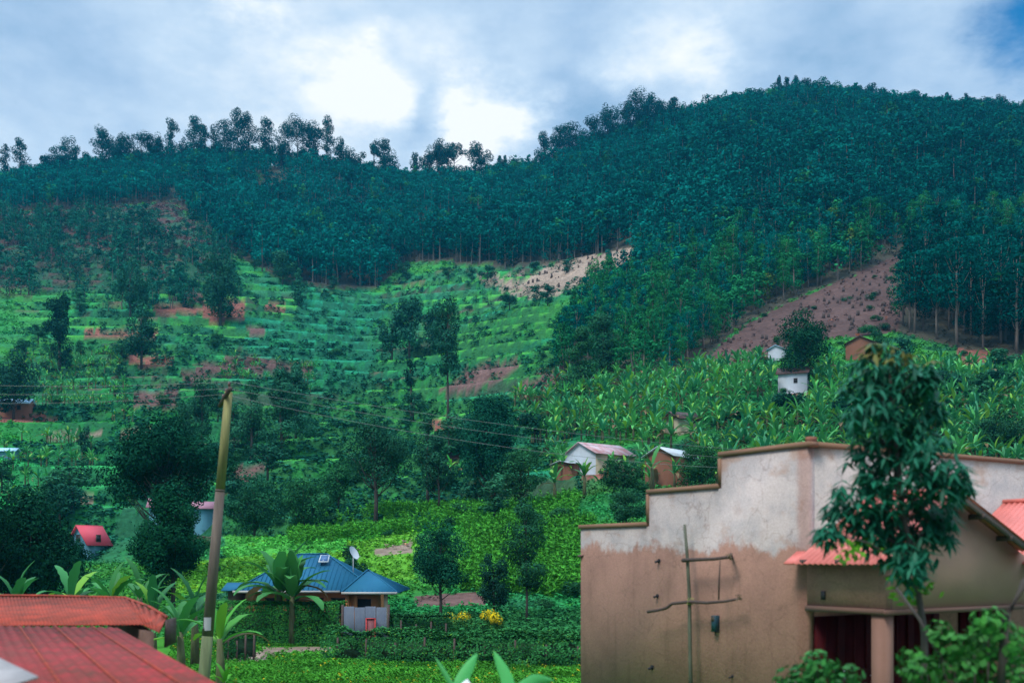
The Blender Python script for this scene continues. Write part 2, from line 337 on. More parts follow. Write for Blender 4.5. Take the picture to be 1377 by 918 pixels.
M_ground = mat('hillside_ground', attr=True, rough=.95, spec=.05, noise=(1.3, .35), bump=(.9, .6, .5))
nr, nc = ZG.shape; idx = np.arange(nr * nc).reshape(nr, nc)
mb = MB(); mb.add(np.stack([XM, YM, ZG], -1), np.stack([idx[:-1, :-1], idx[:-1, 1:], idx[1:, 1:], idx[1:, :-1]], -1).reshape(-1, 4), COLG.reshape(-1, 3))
tag(mb.build('terrain', M_ground, smooth=True), kind='structure')
mb = MB(); mb.add([[-880, -20, -.6], [880, -20, -.6], [880, 880, -.6], [-880, 880, -.6]], [[0, 1, 2, 3]])
tag(mb.build('ground', mat('unseen_ground', (.04, .09, .03), .95, noise=(.3, .4))), kind='structure')  # unseen sheet beneath the terrain, added to stop sky light from below

# ---------------------------------------------------------------- vegetation builders
def rand_unit(n):
    v = rng.normal(size=(n, 3)); return v / np.linalg.norm(v, axis=1, keepdims=True)
def clump(mb, c, r, n, size, col, var=.3, aspect=.6, droop=0, flat=1.0, mi=0, fill=.6):
    d = rand_unit(n); rr = (fill + (1.05 - fill) * rng.random(n) ** .6)[:, None]
    p = np.array(c) + d * rr * np.array(r)
    nrm = d * 1.0 + rand_unit(n) * .5 + np.array([0, 0, .3])
    s = size * (.65 + .7 * rng.random(n))
    k = (1 - var + 2 * var * rng.random(n))[:, None]; cc = np.array(col) * k
    hue = rng.random(n)[:, None]; cc = cc * (1 - .35 * hue) + cc * np.array([1.5, 1.05, .6]) * .35 * hue
    mb.cards(p, s, nrm, cc, aspect, droop, mi)
def crown_clumps(style, w, h, n):
    """clump centres and radii for a crown w wide and h high with its bottom at z = 0"""
    out = []
    if style == 'round':
        for i in range(n):
            d = rand_unit(1)[0]; r = rng.random() ** .4
            z = .5 + d[2] * .42 * r; e = .8 + .2 * (1 - z); out.append((d[0] * .42 * e * r * w, d[1] * .42 * e * r * w, z * h, w * (.12 + .12 * rng.random()), h * (.08 + .09 * rng.random())))
    elif style == 'spread':
        for i in range(n):
            a = rng.random() * 6.28; r = math.sqrt(rng.random()) * .46; z = .82 - .8 * r * r * 2 + (rng.random() - .5) * .35
            out.append((math.cos(a) * r * w, math.sin(a) * r * w, max(.12, z) * h, w * (.10 + .08 * rng.random()), h * (.09 + .07 * rng.random())))
    elif style == 'euc':
        for i in range(n):
            t = (i + rng.random()) / n; e = math.sin(math.pi * (0.12 + .80 * t)) ** .7; a = rng.random() * 6.28; r = .34 * e * math.sqrt(rng.random())
            out.append((math.cos(a) * r * w, math.sin(a) * r * w, (.06 + .88 * t) * h, w * (.18 + .15 * rng.random()) * (.6 + .5 * e), h * (.07 + .05 * rng.random())))
    elif style == 'cone':
        for i in range(n):
            t = (i + rng.random()) / n; e = (1 - t) ** .7; a = rng.random() * 6.28; r = .42 * e * math.sqrt(rng.random())
            out.append((math.cos(a) * r * w, math.sin(a) * r * w, (.04 + .93 * t) * h, w * (.12 + .18 * e), h * .075))
    return out
def make_tree_parts(h, w, cb, style, nclump, ncard, size, col, trunk_r, lean=0, aspect=.6, var=.3, droop=0, seedcol=.2, limbs=True, bare=0):
    seedcol = seedcol + .15
    """crown and trunk builders in local coordinates (base at origin)"""
    tr = MB(); cr = MB()
    ch = h * (1 - cb); cl = crown_clumps(style, w, ch, nclump)
    top = np.array([lean, 0, h * (.93 if style in ('euc', 'cone') else .72)])
    pts = [np.array([0, 0, -.4]), np.array([lean * .1 + w * .01, 0, h * .25]), np.array([lean * .45 - w * .01, 0, h * .5]), top]
    tr.tube(pts, [trunk_r * 1.3, trunk_r, trunk_r * .75, trunk_r * .2], 7)
    for (x, y, z, r, rz) in cl:
        c = np.array([x + lean * (cb + (1 - cb) * z / ch), y, z + h * cb])
        if limbs:
            t0 = max(.15, min(.68, (c[2] - abs(x) * .7 - r) / h)); st = np.array([lean * t0, 0, h * t0])
            mid = (st + c) / 2 + np.array([0, 0, -.04 * h]); tr.tube([st, mid, c], [trunk_r * .4, trunk_r * .25, trunk_r * .08], 4)
        k = 1 - seedcol + 2 * seedcol * rng.random()
        clump(cr, c, (r, r, rz), int(ncard / nclump), size, np.array(col) * k, var, aspect, droop)
    return cr, tr
def tree(name, label, px, Y, top, wpx, style='round', cb=.25, col=(.02, .09, .04), cat='tree', group=None, nclump=None, dens=1.0, size=None, trunk=None, lean=0, base=None, bark=None, aspect=.6, droop=0, leafmat=None, var=.3):
    b = G(px, Y)
    if base is not None: b[2] = base
    h = (CZ + (HR - top) / F * Y) - b[2]; w = wpx / F * Y * (1.15 if name == 'slope_tree' else 1); cb = min(cb, max(.04, 1 - 1.5 * w / h)) if name == 'slope_tree' else cb
    size = size or max(.11, 2.9 / F * Y); nclump = nclump or {'round': 20, 'spread': 34, 'euc': 16, 'cone': 16}[style]
    n = int(min(24000, 2.9 * dens * (w * h * (1 - cb)) / (size * size * .35)))
    cr, tr = make_tree_parts(h, w, cb, style, nclump, n, size, col, trunk or max(.07, .016 * h), lean, aspect, var, droop)
    t = thing(name, label, cat, b, group); cr.build('crown', leafmat or M_leaf, t); tr.build('trunk', bark or M_bark, t, smooth=True)
    return t

def banana_parts(h, nl, col, lw=.5, ll=2.0, seg=7):
    st = MB(); lf = MB()
    st.tube([(0, 0, -.3), (.02, 0, h * .3), (-.02, .01, h * .54)], [h * .048, h * .04, h * .025], 7)
    for i in range(nl):
        if nl < 13 and rng.random() < .12: continue
        a = i * 2.4 + rng.random() * .9; t = i / nl; up = math.radians(84 - 62 * t + rng.normal() * 9); L = ll * (.8 + .3 * rng.random()); curl = (.7 + 1.2 * t) * (.8 + .5 * rng.random())
        p = np.array([0, 0, h * (.46 + .06 * (1 - t))]); pts = [p.copy()]; ang = up; dirs = []
        for k in range(seg):
            d = np.array([math.cos(a) * math.cos(ang), math.sin(a) * math.cos(ang), math.sin(ang)]); dirs.append(d); p = p + d * L / seg; pts.append(p.copy()); ang -= curl / seg * (0.5 + k / seg)
        side = np.array([-math.sin(a), math.cos(a), 0]); c = np.array(col) * (.75 + .5 * rng.random())
        if t > .8 and rng.random() < .6: c = np.array([.14, .095, .045]); curl += 1.2
        if rng.random() < .15: c = np.array([.13, .30, .03])
        vs = []
        for k, q in enumerate(pts):
            s = k / seg; wd = lw * .5 * (0.06 if s < .12 else math.sin(math.pi * min(1, (s - .04) / .97)) ** .5) * (.78 + .3 * rng.random())
            up_ = np.cross(dirs[min(k, seg - 1)], side); vs += [q + side * wd - up_ * wd * .35 * -1 * 1 - np.array([0, 0, wd * .1]), q, q - side * wd + up_ * wd * .35 - np.array([0, 0, wd * .1])]
        f = [];
        for k in range(seg): f += [[3 * k, 3 * k + 1, 3 * k + 4, 3 * k + 3], [3 * k + 1, 3 * k + 2, 3 * k + 5, 3 * k + 4]]
        lf.add(vs, f, c)
    return lf, st
def banana(label, px, Y, h, nl=9, col=(.03, .17, .04), group=None, base=None, ll=None, lw=None):
    b = G(px, Y)
    if base is not None: b[2] = base
    lf, st = banana_parts(h, nl, col, lw or h * .105, ll or h * .5, 13)
    t = thing('banana_plant', label, 'banana plant', b, group); lf.build('leaves', M_leafgl, t); st.build('stem', M_stem, t, smooth=True)
    return t
def proto(mb):   # flatten a builder to arrays (quads only, others dropped)
    V = np.vstack(mb.V); C = np.vstack(mb.C); Fq = []; Mq = []
    for a, m in zip(mb.Fc, mb.M):
        if a.shape[1] == 4: Fq.append(a); Mq.append(m)
    return V, np.vstack(Fq), C, np.concatenate(Mq)
def merge_scatter(out, pr, pos, rz, sc, scz, tint):
    V, Fq, C, Mq = pr; n = len(pos); ca, sa = np.cos(rz)[:, None], np.sin(rz)[:, None]
    x = (V[None, :, 0] * ca - V[None, :, 1] * sa) * sc[:, None] + pos[:, 0:1]; y = (V[None, :, 0] * sa + V[None, :, 1] * ca) * sc[:, None] + pos[:, 1:2]
    z = V[None, :, 2] * scz[:, None] + pos[:, 2:3]
    out.V.append(np.stack([x, y, z], -1).reshape(-1, 3)); out.C.append((C[None] * tint[:, None, :]).reshape(-1, 3))
    out.Fc.append((Fq[None] + (np.arange(n) * len(V))[:, None, None]).reshape(-1, 4) + out.n); out.M.append(np.tile(Mq, n)); out.n += n * len(V)

# ---------------------------------------------------------------- the eucalyptus forest
TEAL = np.array([.0018, .090, .080])
def world_grid(y0, y1, step, pxlo=-230, pxhi=1620):
    ys = np.arange(y0, y1, step); pts = []
    for y in ys:
        xs = np.arange(X_(pxlo, y), X_(pxhi, y), step); pts.append(np.stack([xs, np.full(len(xs), y)], 1))
    p = np.vstack(pts); p = p + (rng.random(p.shape) - .5) * step * .95
    px = CX + p[:, 0] / p[:, 1] * F; z = gz(px, p[:, 1]); row = HR - (z - CZ) / p[:, 1] * F
    return p[:, 0], p[:, 1], z, px, row
x, y, z, px, row = world_grid(165, 668, 3.9)
inf = forest_mask(px + (fbm(x / 14, y / 14, 71) - .5) * 30, row)
sparse = inpoly(px, row, [(-500, 285), (60, 292), (240, 300), (310, 350), (325, 405), (200, 425), (0, 400), (-500, 400)])
dens = rng.random(len(x))
keep = np.where(sparse, dens < .62 * sstep(.28, .55, fbm(x / 16, y / 16, 79)), inf)
gap = fbm(x / 22, y / 22, 77)
keep &= ~((gap > .62) & (dens < .6) & ~sparse)
clear = np.zeros(len(x), bool)
for poly in (SOILS[9][0], SOILS[10][0]): clear |= inpoly(px, row, poly)
keep &= ~clear
x, y, z, px, row, gap, sparse = [a[keep] for a in (x, y, z, px, row, gap, sparse)]
n = len(x); print('forest trees', n)
h = 12 + 8 * fbm(x / 26, y / 26, 81) + rng.normal(size=n) * 2.6 + (rng.random(n) < .05) * 5
h = h * np.interp(y, [180, 230, 420, 520, 600, 660], [.56, .60, .82, .72, .6, .6]) * np.where(sparse, .45 + .4 * rng.random(n), 1)
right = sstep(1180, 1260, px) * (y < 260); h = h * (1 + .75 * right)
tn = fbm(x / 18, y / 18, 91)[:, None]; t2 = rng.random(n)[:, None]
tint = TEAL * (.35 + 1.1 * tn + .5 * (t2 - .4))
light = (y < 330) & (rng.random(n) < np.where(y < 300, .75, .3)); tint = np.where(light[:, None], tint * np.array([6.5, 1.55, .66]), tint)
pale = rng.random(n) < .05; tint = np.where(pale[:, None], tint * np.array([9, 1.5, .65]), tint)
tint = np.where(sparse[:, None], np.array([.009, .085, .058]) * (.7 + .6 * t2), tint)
tint = tint * (1 - .35 * right[:, None]) * np.interp(px, [600, 1000, 1377], [1, .9, .62])[:, None]  # cloud shade and vignetting painted into the tint, darker toward the right
def forest_proto(w, cb, ncl, nc, size, style='euc'):
    cr, tr = make_tree_parts(10, w, cb, style, ncl, nc, size, (1, 1, 1), .13, lean=rng.normal() * .3, limbs=False, var=.25, seedcol=.22)
    return cr, tr
def join(cr, tr, tc):
    m = MB(); v, f, c, _ = proto(cr); m.add(v, f, c, 0); v, f, c, _ = proto(tr); m.add(v, f, np.ones_like(c) * tc, 1); return m
far_p = [proto(join(*forest_proto(w, cb, 11, 290, .62, st), np.array(1.0))) for w, cb, st in ((4.6, .15, 'euc'), (4.2, .12, 'euc'), (5.4, .2, 'round'), (4.8, .1, 'cone'), (6.0, .15, 'round'), (4.2, .25, 'euc'), (6.6, .3, 'spread'))]
px_h = h / y
seen = (px > -30) & (px < 1400)
near_idx = np.argsort(np.where(seen, -px_h - (y < 330) * .02, 0))[:290]
isnear = np.zeros(n, bool); isnear[near_idx] = True
out = MB(); kind = rng.integers(0, len(far_p), n)
for k in range(len(far_p)):
    s = (~isnear) & (kind == k)
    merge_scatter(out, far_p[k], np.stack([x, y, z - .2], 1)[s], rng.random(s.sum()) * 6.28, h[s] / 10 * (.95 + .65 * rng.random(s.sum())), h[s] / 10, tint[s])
M_barkfar = mat('forest_bark', (.10, .085, .075), .9)
fo = tag(out.build('forest', [M_leaf, M_barkfar]), kind='stuff'); fo['label'] = 'dense teal green eucalyptus forest covering the upper hillside'
# the nearest trees of the forest, each an object of its own, crown and trunk as parts
nkinds = []
for ci, colr in enumerate((TEAL * 1.0, TEAL * np.array([5, 1.45, .65]), TEAL * np.array([9, 1.75, .62]), TEAL * .62, np.array([.010, .090, .055]))):
    for w, cb, st in ((4.6, .18, 'euc'), (4.0, .12, 'cone'), (4.8, .34, 'euc')):
        cr, tr = make_tree_parts(10, w, cb, st, 15, 1700, .29, colr, .11, lean=rng.normal() * .3, limbs=True, var=.28, seedcol=.2)
        nkinds.append((ci, cr, tr, []))
def zone(i):
    if sparse[i]: return 'small bushy eucalyptus scattered on the brown upper left slope', 'young trees scattered over the brown slope'
    if px[i] > 1190 and y[i] < 300: return 'tall dark eucalyptus with bare trunk at the right edge of the hillside', 'tall eucalyptus trees at the right'
    if y[i] < 300 and px[i] > 740: return 'slim light green eucalyptus in the plantation above the banana grove', 'plantation trees on the right slope'
    return 'tall eucalyptus with visible pale trunk along the lower edge of the forest', 'trees along the lower forest edge'
for i in near_idx:
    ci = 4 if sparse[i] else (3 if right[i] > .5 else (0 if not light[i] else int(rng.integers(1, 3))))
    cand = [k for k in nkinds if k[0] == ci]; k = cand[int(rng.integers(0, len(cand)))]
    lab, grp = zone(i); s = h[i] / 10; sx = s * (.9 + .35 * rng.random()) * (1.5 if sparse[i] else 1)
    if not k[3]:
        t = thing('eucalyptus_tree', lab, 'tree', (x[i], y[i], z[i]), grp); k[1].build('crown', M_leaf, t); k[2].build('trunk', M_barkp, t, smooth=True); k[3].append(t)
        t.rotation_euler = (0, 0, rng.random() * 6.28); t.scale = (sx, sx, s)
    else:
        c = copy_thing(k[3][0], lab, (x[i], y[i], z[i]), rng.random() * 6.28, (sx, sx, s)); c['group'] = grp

# trees standing on the skyline
SKY = [(7, 196, 11, 'euc', .35), (27, 187, 17, 'euc', .3), (62, 212, 22, 'round', .1), (78, 200, 32, 'round', .1), (94, 185, 24, 'round', .2), (121, 205, 20, 'round', .1), (138, 169, 26, 'round', .45), (153, 180, 32, 'round', .1), (190, 184, 46, 'spread', .15),
       (212, 182, 18, 'round', .3), (230, 160, 15, 'euc', .3), (246, 188, 16, 'round', .2), (261, 157, 26, 'euc', .05), (276, 170, 16, 'euc', .1), (287, 172, 16, 'euc', .1), (302, 162, 22, 'euc', .1), (320, 147, 22, 'euc', .05), (334, 155, 26, 'euc', .05), (357, 160, 23, 'euc', .25),
       (378, 184, 24, 'round', .2), (400, 160, 44, 'spread', .35), (424, 172, 24, 'round', .3), (440, 159, 17, 'euc', .5), (458, 186, 20, 'round', .2), (478, 198, 26, 'round', .1), (503, 187, 15, 'round', .65), (516, 186, 18, 'round', .6), (525, 202, 24, 'round', .15),
       (560, 205, 14, 'round', .4), (578, 198, 20, 'round', .3), (591, 185, 24, 'round', .35), (611, 196, 30, 'spread', .3), (645, 190, 29, 'round', .3), (672, 206, 9, 'cone', .1), (679, 205, 7, 'cone', .1), (692, 210, 12, 'cone', .1),
       (732, 174, 20, 'round', .15), (752, 163, 34, 'round', .25), (775, 168, 30, 'round', .2), (800, 158, 34, 'round', .15), (817, 144, 26, 'round', .2), (838, 133, 30, 'round', .15), (856, 121, 30, 'round', .15), (872, 124, 26, 'round', .2), (887, 128, 14, 'round', .2), (906, 128, 18, 'cone', .2),
       (1048, 98, 7, 'cone', .05), (1058, 99, 8, 'cone', .05), (1070, 98, 10, 'cone', .05), (1085, 106, 16, 'round', .1), (1150, 116, 18, 'round', .1), (1170, 113, 20, 'round', .1), (1188, 116, 9, 'cone', .1), (1225, 122, 22, 'round', .1), (1273, 121, 9, 'cone', .1), (1300, 128, 9, 'euc', .3), (1345, 128, 18, 'round', .1)]
ORD = 'first second third fourth fifth sixth seventh eighth ninth tenth eleventh twelfth thirteenth fourteenth fifteenth sixteenth seventeenth eighteenth nineteenth twentieth'.split()
SHAPE = {'euc': 'tall narrow dark tree', 'round': 'rounded dark tree', 'spread': 'broad flat topped dark tree', 'cone': 'small pointed conifer'}
def ordl(i): return ORD[i] if i < 20 else ('twenty ' + ORD[i - 20] if i < 39 else 'thirty ' + ORD[i - 30])
cnt = {}
for i, (p, top, w, st, cb) in enumerate(SKY):
    seg = 'the left ridge skyline' if p < 700 else ('the rising crest' if p < 950 else 'the right hilltop skyline')
    k = cnt.get((seg, st), 0); cnt[(seg, st)] = k + 1
    lab = '%s %s from the left on %s' % (ordl(k), SHAPE[st], seg)
    Yt = 630 if p < 700 else 622
    tree('pine_tree' if st == 'cone' else 'ridge_tree', lab, p, Yt, top - (3 if st != 'cone' else -4), w * (1.35 if st != 'cone' else 2.1), st, cb * .7, (.006, .05, .052), group='trees standing on ' + seg, size=.8, dens=.8, trunk=.35, nclump={'round': 22, 'spread': 26, 'euc': 18, 'cone': 18}[st])

# ---------------------------------------------------------------- trees of the lower slopes (column, distance, top row, width in picture)
GR = (.018, .105, .042); DK = (.005, .045, .026); BL_ = (.014, .085, .055)
T = [
 ('broad_tree', 'large dark spreading tree with gaps in its crown, left of the utility pole', 222, 92, 570, 165, 'spread', .22, DK, dict(nclump=60, dens=2.3, size=.26)),
 ('leafy_tree', 'dark leafy tree in front of the large spreading tree, above the banana plants', 232, 74, 655, 120, 'round', .12, (.006, .055, .026), dict(nclump=36, dens=1.8, size=.2)),
 ('dark_tree', 'very dark dense tree behind the red roof, reaching the left picture edge', 38, 62, 640, 150, 'round', .05, (.005, .038, .022), dict(nclump=80, dens=2.2, size=.19)),
 ('dark_tree', 'dark tree at the left edge beside the red roofed house', -20, 58, 650, 90, 'round', .05, (.005, .036, .022), dict(nclump=40)),
 ('slender_tree', 'feathery tree with tall bare trunk in the middle of the lower slope', 505, 116, 548, 104, 'round', .30, (.015, .085, .05), dict(nclump=34)),
 ('dense_tree', 'tall dense dark tree left of the white gabled house, upper crown', 662, 120, 510, 88, 'round', .12, (.006, .06, .038), dict(nclump=40, dens=1.4)),
 ('dense_tree', 'rounded dark tree just below the tall dense tree and left of the bananas', 700, 112, 596, 76, 'round', .15, (.014, .075, .032), dict(nclump=30)),
 ('garden_tree', 'open crowned dark tree right of the blue roofed house', 592, 67, 692, 92, 'round', .27, (.007, .06, .036), dict(nclump=30, trunk=.1)),
 ('garden_tree', 'tall thin tree with straight pale trunk rising from the hedge right of the yellow bushes', 708, 66, 672, 66, 'euc', .30, (.014, .075, .04), dict(nclump=18, trunk=.075)),
 ('garden_tree', 'low dark drooping tree standing left of the tall thin trunk', 664, 70, 738, 52, 'round', .12, (.012, .065, .045), dict(nclump=18)),
 ('tall_tree', 'very tall narrow tree with long bare trunk on the terraces', 602, 188, 398, 44, 'euc', .42, (.014, .085, .055), dict(trunk=.22, nclump=20)),
 ('slope_tree', 'bushy blue green tree clump left of the very tall narrow tree', 550, 285, 396, 48, 'round', .08, BL_, dict()),
 ('slope_tree', 'blue green tree at the left end of the middle clump', 527, 285, 416, 36, 'round', .08, BL_, dict()),
 ('slope_tree', 'blue green tree behind the very tall narrow tree', 590, 285, 400, 46, 'round', .1, BL_, dict()),
 ('thin_tree', 'small dark umbrella shaped tree on a thin trunk below the middle clump', 553, 212, 474, 22, 'round', .5, (.008, .05, .035), dict(nclump=8)),
 ('mango_tree', 'round very dark mango tree beside the small tin roof on the right slope', 1078, 172, 417, 76, 'round', .12, (.008, .055, .028), dict(nclump=40, dens=1.3)),
 ('orange_tipped_tree', 'dark leafy tree with rusty leaf tips in front of the brick house', 942, 108, 588, 74, 'round', .1, (.016, .075, .03), dict(nclump=30)),
 ('leafy_tree', 'dark bushy tree in front of the white gabled house', 838, 112, 606, 66, 'round', .05, (.014, .07, .03), dict(nclump=30)),
 ('leafy_tree', 'dark shrubby tree at the left corner of the parapet building', 842, 96, 655, 60, 'round', .02, (.014, .07, .034), dict(nclump=24)),
 ('slope_tree', 'rounded green tree right of the utility pole, lower one', 342, 118, 634, 84, 'round', .05, (.014, .085, .045), dict(nclump=30)),
 ('slope_tree', 'rounded green tree between the utility pole and the feathery tree', 408, 122, 630, 66, 'round', .05, GR, dict()),
 ('slope_tree', 'small green tree at the left foot of the feathery tree', 455, 128, 612, 44, 'round', .05, GR, dict()),
 ('slope_tree', 'pointed green tree right of the utility pole top, nearer one', 378, 178, 492, 56, 'cone', .05, (.018, .10, .06), dict()),
 ('slope_tree', 'pointed green tree right of the utility pole top, farther one', 398, 190, 488, 44, 'cone', .05, (.016, .09, .055), dict()),
 ('slope_tree', 'dark green tree immediately left of the utility pole top', 272, 182, 500, 44, 'round', .08, (.014, .08, .045), dict()),
 ('slope_tree', 'low green tree left of the pole above the spreading tree', 248, 176, 535, 42, 'round', .08, (.018, .09, .05), dict()),
 ('slope_tree', 'bushy tree beside the pole at its middle height', 338, 176, 505, 44, 'round', .08, (.018, .09, .05), dict()),
 ('slope_tree', 'dark round tree on the upper left terraces between brown plots', 190, 262, 404, 46, 'round', .06, (.012, .075, .05), dict()),
 ('slope_tree', 'dark bushy tree on the left terraces, left of the round tree between brown plots', 80, 262, 392, 40, 'round', .03, (.01, .06, .04), dict()),
 ('slope_tree', 'largest dark tree at the foot of the brown upper slope', 296, 330, 330, 54, 'round', .05, (.013, .08, .05), dict()),
 ('slope_tree', 'dark tree left of the largest tree below the brown slope', 175, 335, 345, 46, 'round', .05, (.013, .08, .05), dict()),
 ('slope_tree', 'lone small tree on the green terrace below the forest edge', 402, 370, 362, 20, 'cone', .05, (.015, .09, .05), dict()),
 ('slope_tree', 'pale rounded tree in front of the forest edge', 380, 400, 332, 34, 'round', .1, (.02, .11, .06), dict()),
 ('slope_tree', 'light green pointed tree at the lower left end of the plantation', 782, 196, 438, 52, 'cone', .12, (.022, .115, .05), dict()),
 ('slope_tree', 'second light green tree behind the plantation end', 812, 204, 420, 50, 'euc', .12, (.02, .105, .055), dict()),
 ('slope_tree', 'small dark tree right of the umbrella shaped tree', 575, 140, 556, 40, 'round', .3, (.016, .085, .05), dict()),
 ('slope_tree', 'thin sapling between the feathery tree and the dense trees', 590, 118, 600, 42, 'round', .35, (.016, .085, .05), dict()),
 ('leafy_tree', 'low dark bushy tree hiding the wall of the pink red roofed house', 98, 96, 716, 44, 'round', .03, (.006, .05, .026), dict(dens=1.6)),
 ('edge_tree', 'dark tree at the right picture edge behind the building parapet', 1350, 125, 545, 90, 'round', .05, (.012, .06, .03), dict(nclump=34)),
 ('edge_tree', 'dark tree behind the parapet right of the foreground tree', 1285, 160, 500, 60, 'round', .05, (.012, .06, .03), dict()),
 ('slope_tree', 'dark tree mass at the far left above the tin roofed house', 18, 215, 470, 70, 'round', .05, (.010, .055, .04), dict()),
 ('slope_tree', 'small round tree on the green field right of the left tin roofed house', 115, 178, 572, 20, 'round', .05, (.012, .07, .045), dict()),
 ('slope_tree', 'dark tree behind the blue roofed house, beside the satellite dish', 475, 78, 728, 44, 'round', .05, (.012, .065, .035), dict()),
]
for nm, lab, p, Y, top, w, st, cb, c, kw in T:
    tree(nm, lab, p, Y, top, w, st, cb, c, **kw)

# smaller trees dotted over the farmed slope, each an object with crown and trunk
smk = []
for st, w, cb in (('round', 6.5, .05), ('cone', 5.0, .05), ('euc', 4.6, .12), ('round', 5.2, .18)):
    for colr in ((.014, .085, .055), (.02, .105, .055)): smk.append([make_tree_parts(8, w, cb, st, 16, 1500, .42, colr, .13, var=.3), None])
ks = 0
ZN = [(0, 240, 425, 560, 9), (0, 140, 600, 690, 4), (300, 480, 560, 690, 4), (430, 560, 560, 640, 3), (560, 780, 560, 700, 7), (280, 330, 560, 640, 3), (330, 560, 350, 420, 10), (600, 780, 360, 420, 8), (960, 1360, 505, 600, 18), (240, 330, 330, 430, 8), (0, 130, 690, 780, 10)]
for (a0, a1, b0, b1, nn_) in ZN:
    for q_ in range(nn_):
        p = rng.uniform(a0, a1); r = rng.uniform(b0, b1); Y = hitY(p, r); g = G(p, Y)
        if (abs(p - 808) < 60 and 590 < r < 680) or (p < 62 and 530 < r < 640) or (abs(p - 1067) < 40 and 500 < r < 560) or (abs(p - 122) < 34 and r > 700): continue
        k = smk[int(rng.integers(0, len(smk)))]; s_ = rng.uniform(.45, 1.05) * (.8 if Y < 130 else 1)
        wh = 'on the terraced slope' if p < 700 else 'among the grove on the right slope'; lab = 'small rounded blue green tree standing alone ' + wh; grp = 'small trees ' + wh
        if k[1] is None:
            t = thing('small_tree', lab, 'tree', g, grp); k[0][0].build('crown', M_leaf, t); k[0][1].build('trunk', M_bark, t, smooth=True); k[1] = t
        else: t = copy_thing(k[1], lab, g); t['group'] = grp
        t.rotation_euler = (0, 0, rng.random() * 6.28); t.scale = (s_ * 1.25, s_ * 1.25, s_ * rng.uniform(.7, .95))
# shrubs along the terraces and field edges, each one an object
sh = []
for k in range(5):
    m = MB(); nclp = 4 + k
    for j in range(nclp):
        a = rng.random() * 6.28; r = .55 * math.sqrt(rng.random()); clump(m, (math.cos(a) * r, math.sin(a) * r, .35 + .45 * rng.random()), (.42, .42, .36), 130, .13, (.015, .078, .038) if k < 3 else (.02, .10, .04), .35)
    sh.append(m)
first = [None] * 5; ns = 0
avoid = [(800, 610, 50), (900, 620, 40), (430, 790, 120), (120, 720, 40), (22, 575, 40)]
while ns < 290:
    p = rng.uniform(-40, 1400); Y = 72 * (400 / 72) ** rng.random(); g = G(p, Y); r = HR - (g[2] - CZ) / Y * F
    if forest_mask(np.array(p), np.array(r)) and rng.random() < .97: continue
    if any(abs(p - a) < b2 and abs(r - b) < 60 for a, b, b2 in avoid): continue
    if inpoly(np.array(p), np.array(r), [(690, 530), (1400, 470), (1400, 640), (690, 620)]) and rng.random() < .7: continue
    j, i = np.searchsorted(YG, Y), int(np.clip(round((p - PXG[0]) / 3), 0, len(PXG) - 1))
    if Y < 430 and 110 < Y and -300 < p < 800 and RISER[min(j, nr - 1), i] < .3 and rng.random() < .93: continue
    k = int(rng.integers(0, 5)); s = (.9 + 1.5 * rng.random() ** 2) * (1 if Y > 120 else .7)
    wh = 'on a terrace edge of the farmed slope' if p < 700 else 'on the slope around the banana grove'
    lab = 'dark green rounded shrub ' + wh; grp = 'shrubs ' + wh
    if first[k] is None:
        o = sh[k].build('shrub', M_leaf); o.location = g; tag(o, lab, 'shrub', grp); first[k] = o
    else:
        o = first[k].copy(); COL.objects.link(o); o.location = g; o['label'] = lab; o['group'] = grp
    o.rotation_euler = (0, 0, rng.random() * 6.28); o.scale = (s * 1.25, s, s * .9); ns += 1

# ---------------------------------------------------------------- banana groves
GROVE = [(690, 545), (760, 516), (870, 512), (960, 500), (1040, 486), (1130, 484), (1290, 500), (1500, 500), (1500, 640), (1080, 655), (960, 668), (880, 660), (790, 650), (745, 650), (715, 610)]
LGROVE = [(40, 440), (170, 455), (165, 500), (190, 570), (60, 560), (0, 520)]
x, y, z, px, row = world_grid(112, 290, 2.35, -60, 1430)
big = inpoly(px, row, GROVE); lg = inpoly(px, row, LGROVE); lg2 = inpoly(px, row, [(290, 480), (430, 500), (420, 530), (300, 520)]) | inpoly(px, row, [(0, 590), (130, 600), (120, 680), (0, 690)]) | inpoly(px, row, [(600, 640), (760, 640), (740, 670), (610, 665)])
clr = np.zeros(len(x), bool)
for a, b, w in ((1067, 520, 26), (1157, 474, 36), (918, 566, 9), (812, 606, 49), (903, 616, 26), (1045, 476, 16)): clr |= (abs(px - a) < w) & (row > b - 10) & (row < b + 40)
hedge_row = inpoly(px, row, [(960, 545), (1060, 540), (1060, 556), (960, 558)])
keep = (big | (lg & (rng.random(len(x)) < .5)) | (lg2 & (rng.random(len(x)) < .35))) & ~clr & ~hedge_row
x, y, z, px, row, big = [a[keep] for a in (x, y, z, px, row, big)]
n = len(x); print('bananas', n)
bk = [banana_parts(4.3, 11 + k % 3, (.02 + .006 * k, .16 + .018 * k, .07), .56, 2.9, 7) for k in range(9)]
bfirst = [None] * 9
hs = (.55 + .48 * rng.random(n)) * np.where(big, 1, .75); od = np.argsort(-hs / y); out = MB()
vis = (px > -10) & (px < 1390)
od = od[np.argsort(~vis[od], kind='stable')]
bp = [proto(join(a, b, np.array([.07, .08, .035]))) for a, b in bk]
rest = {k: [] for k in range(9)}
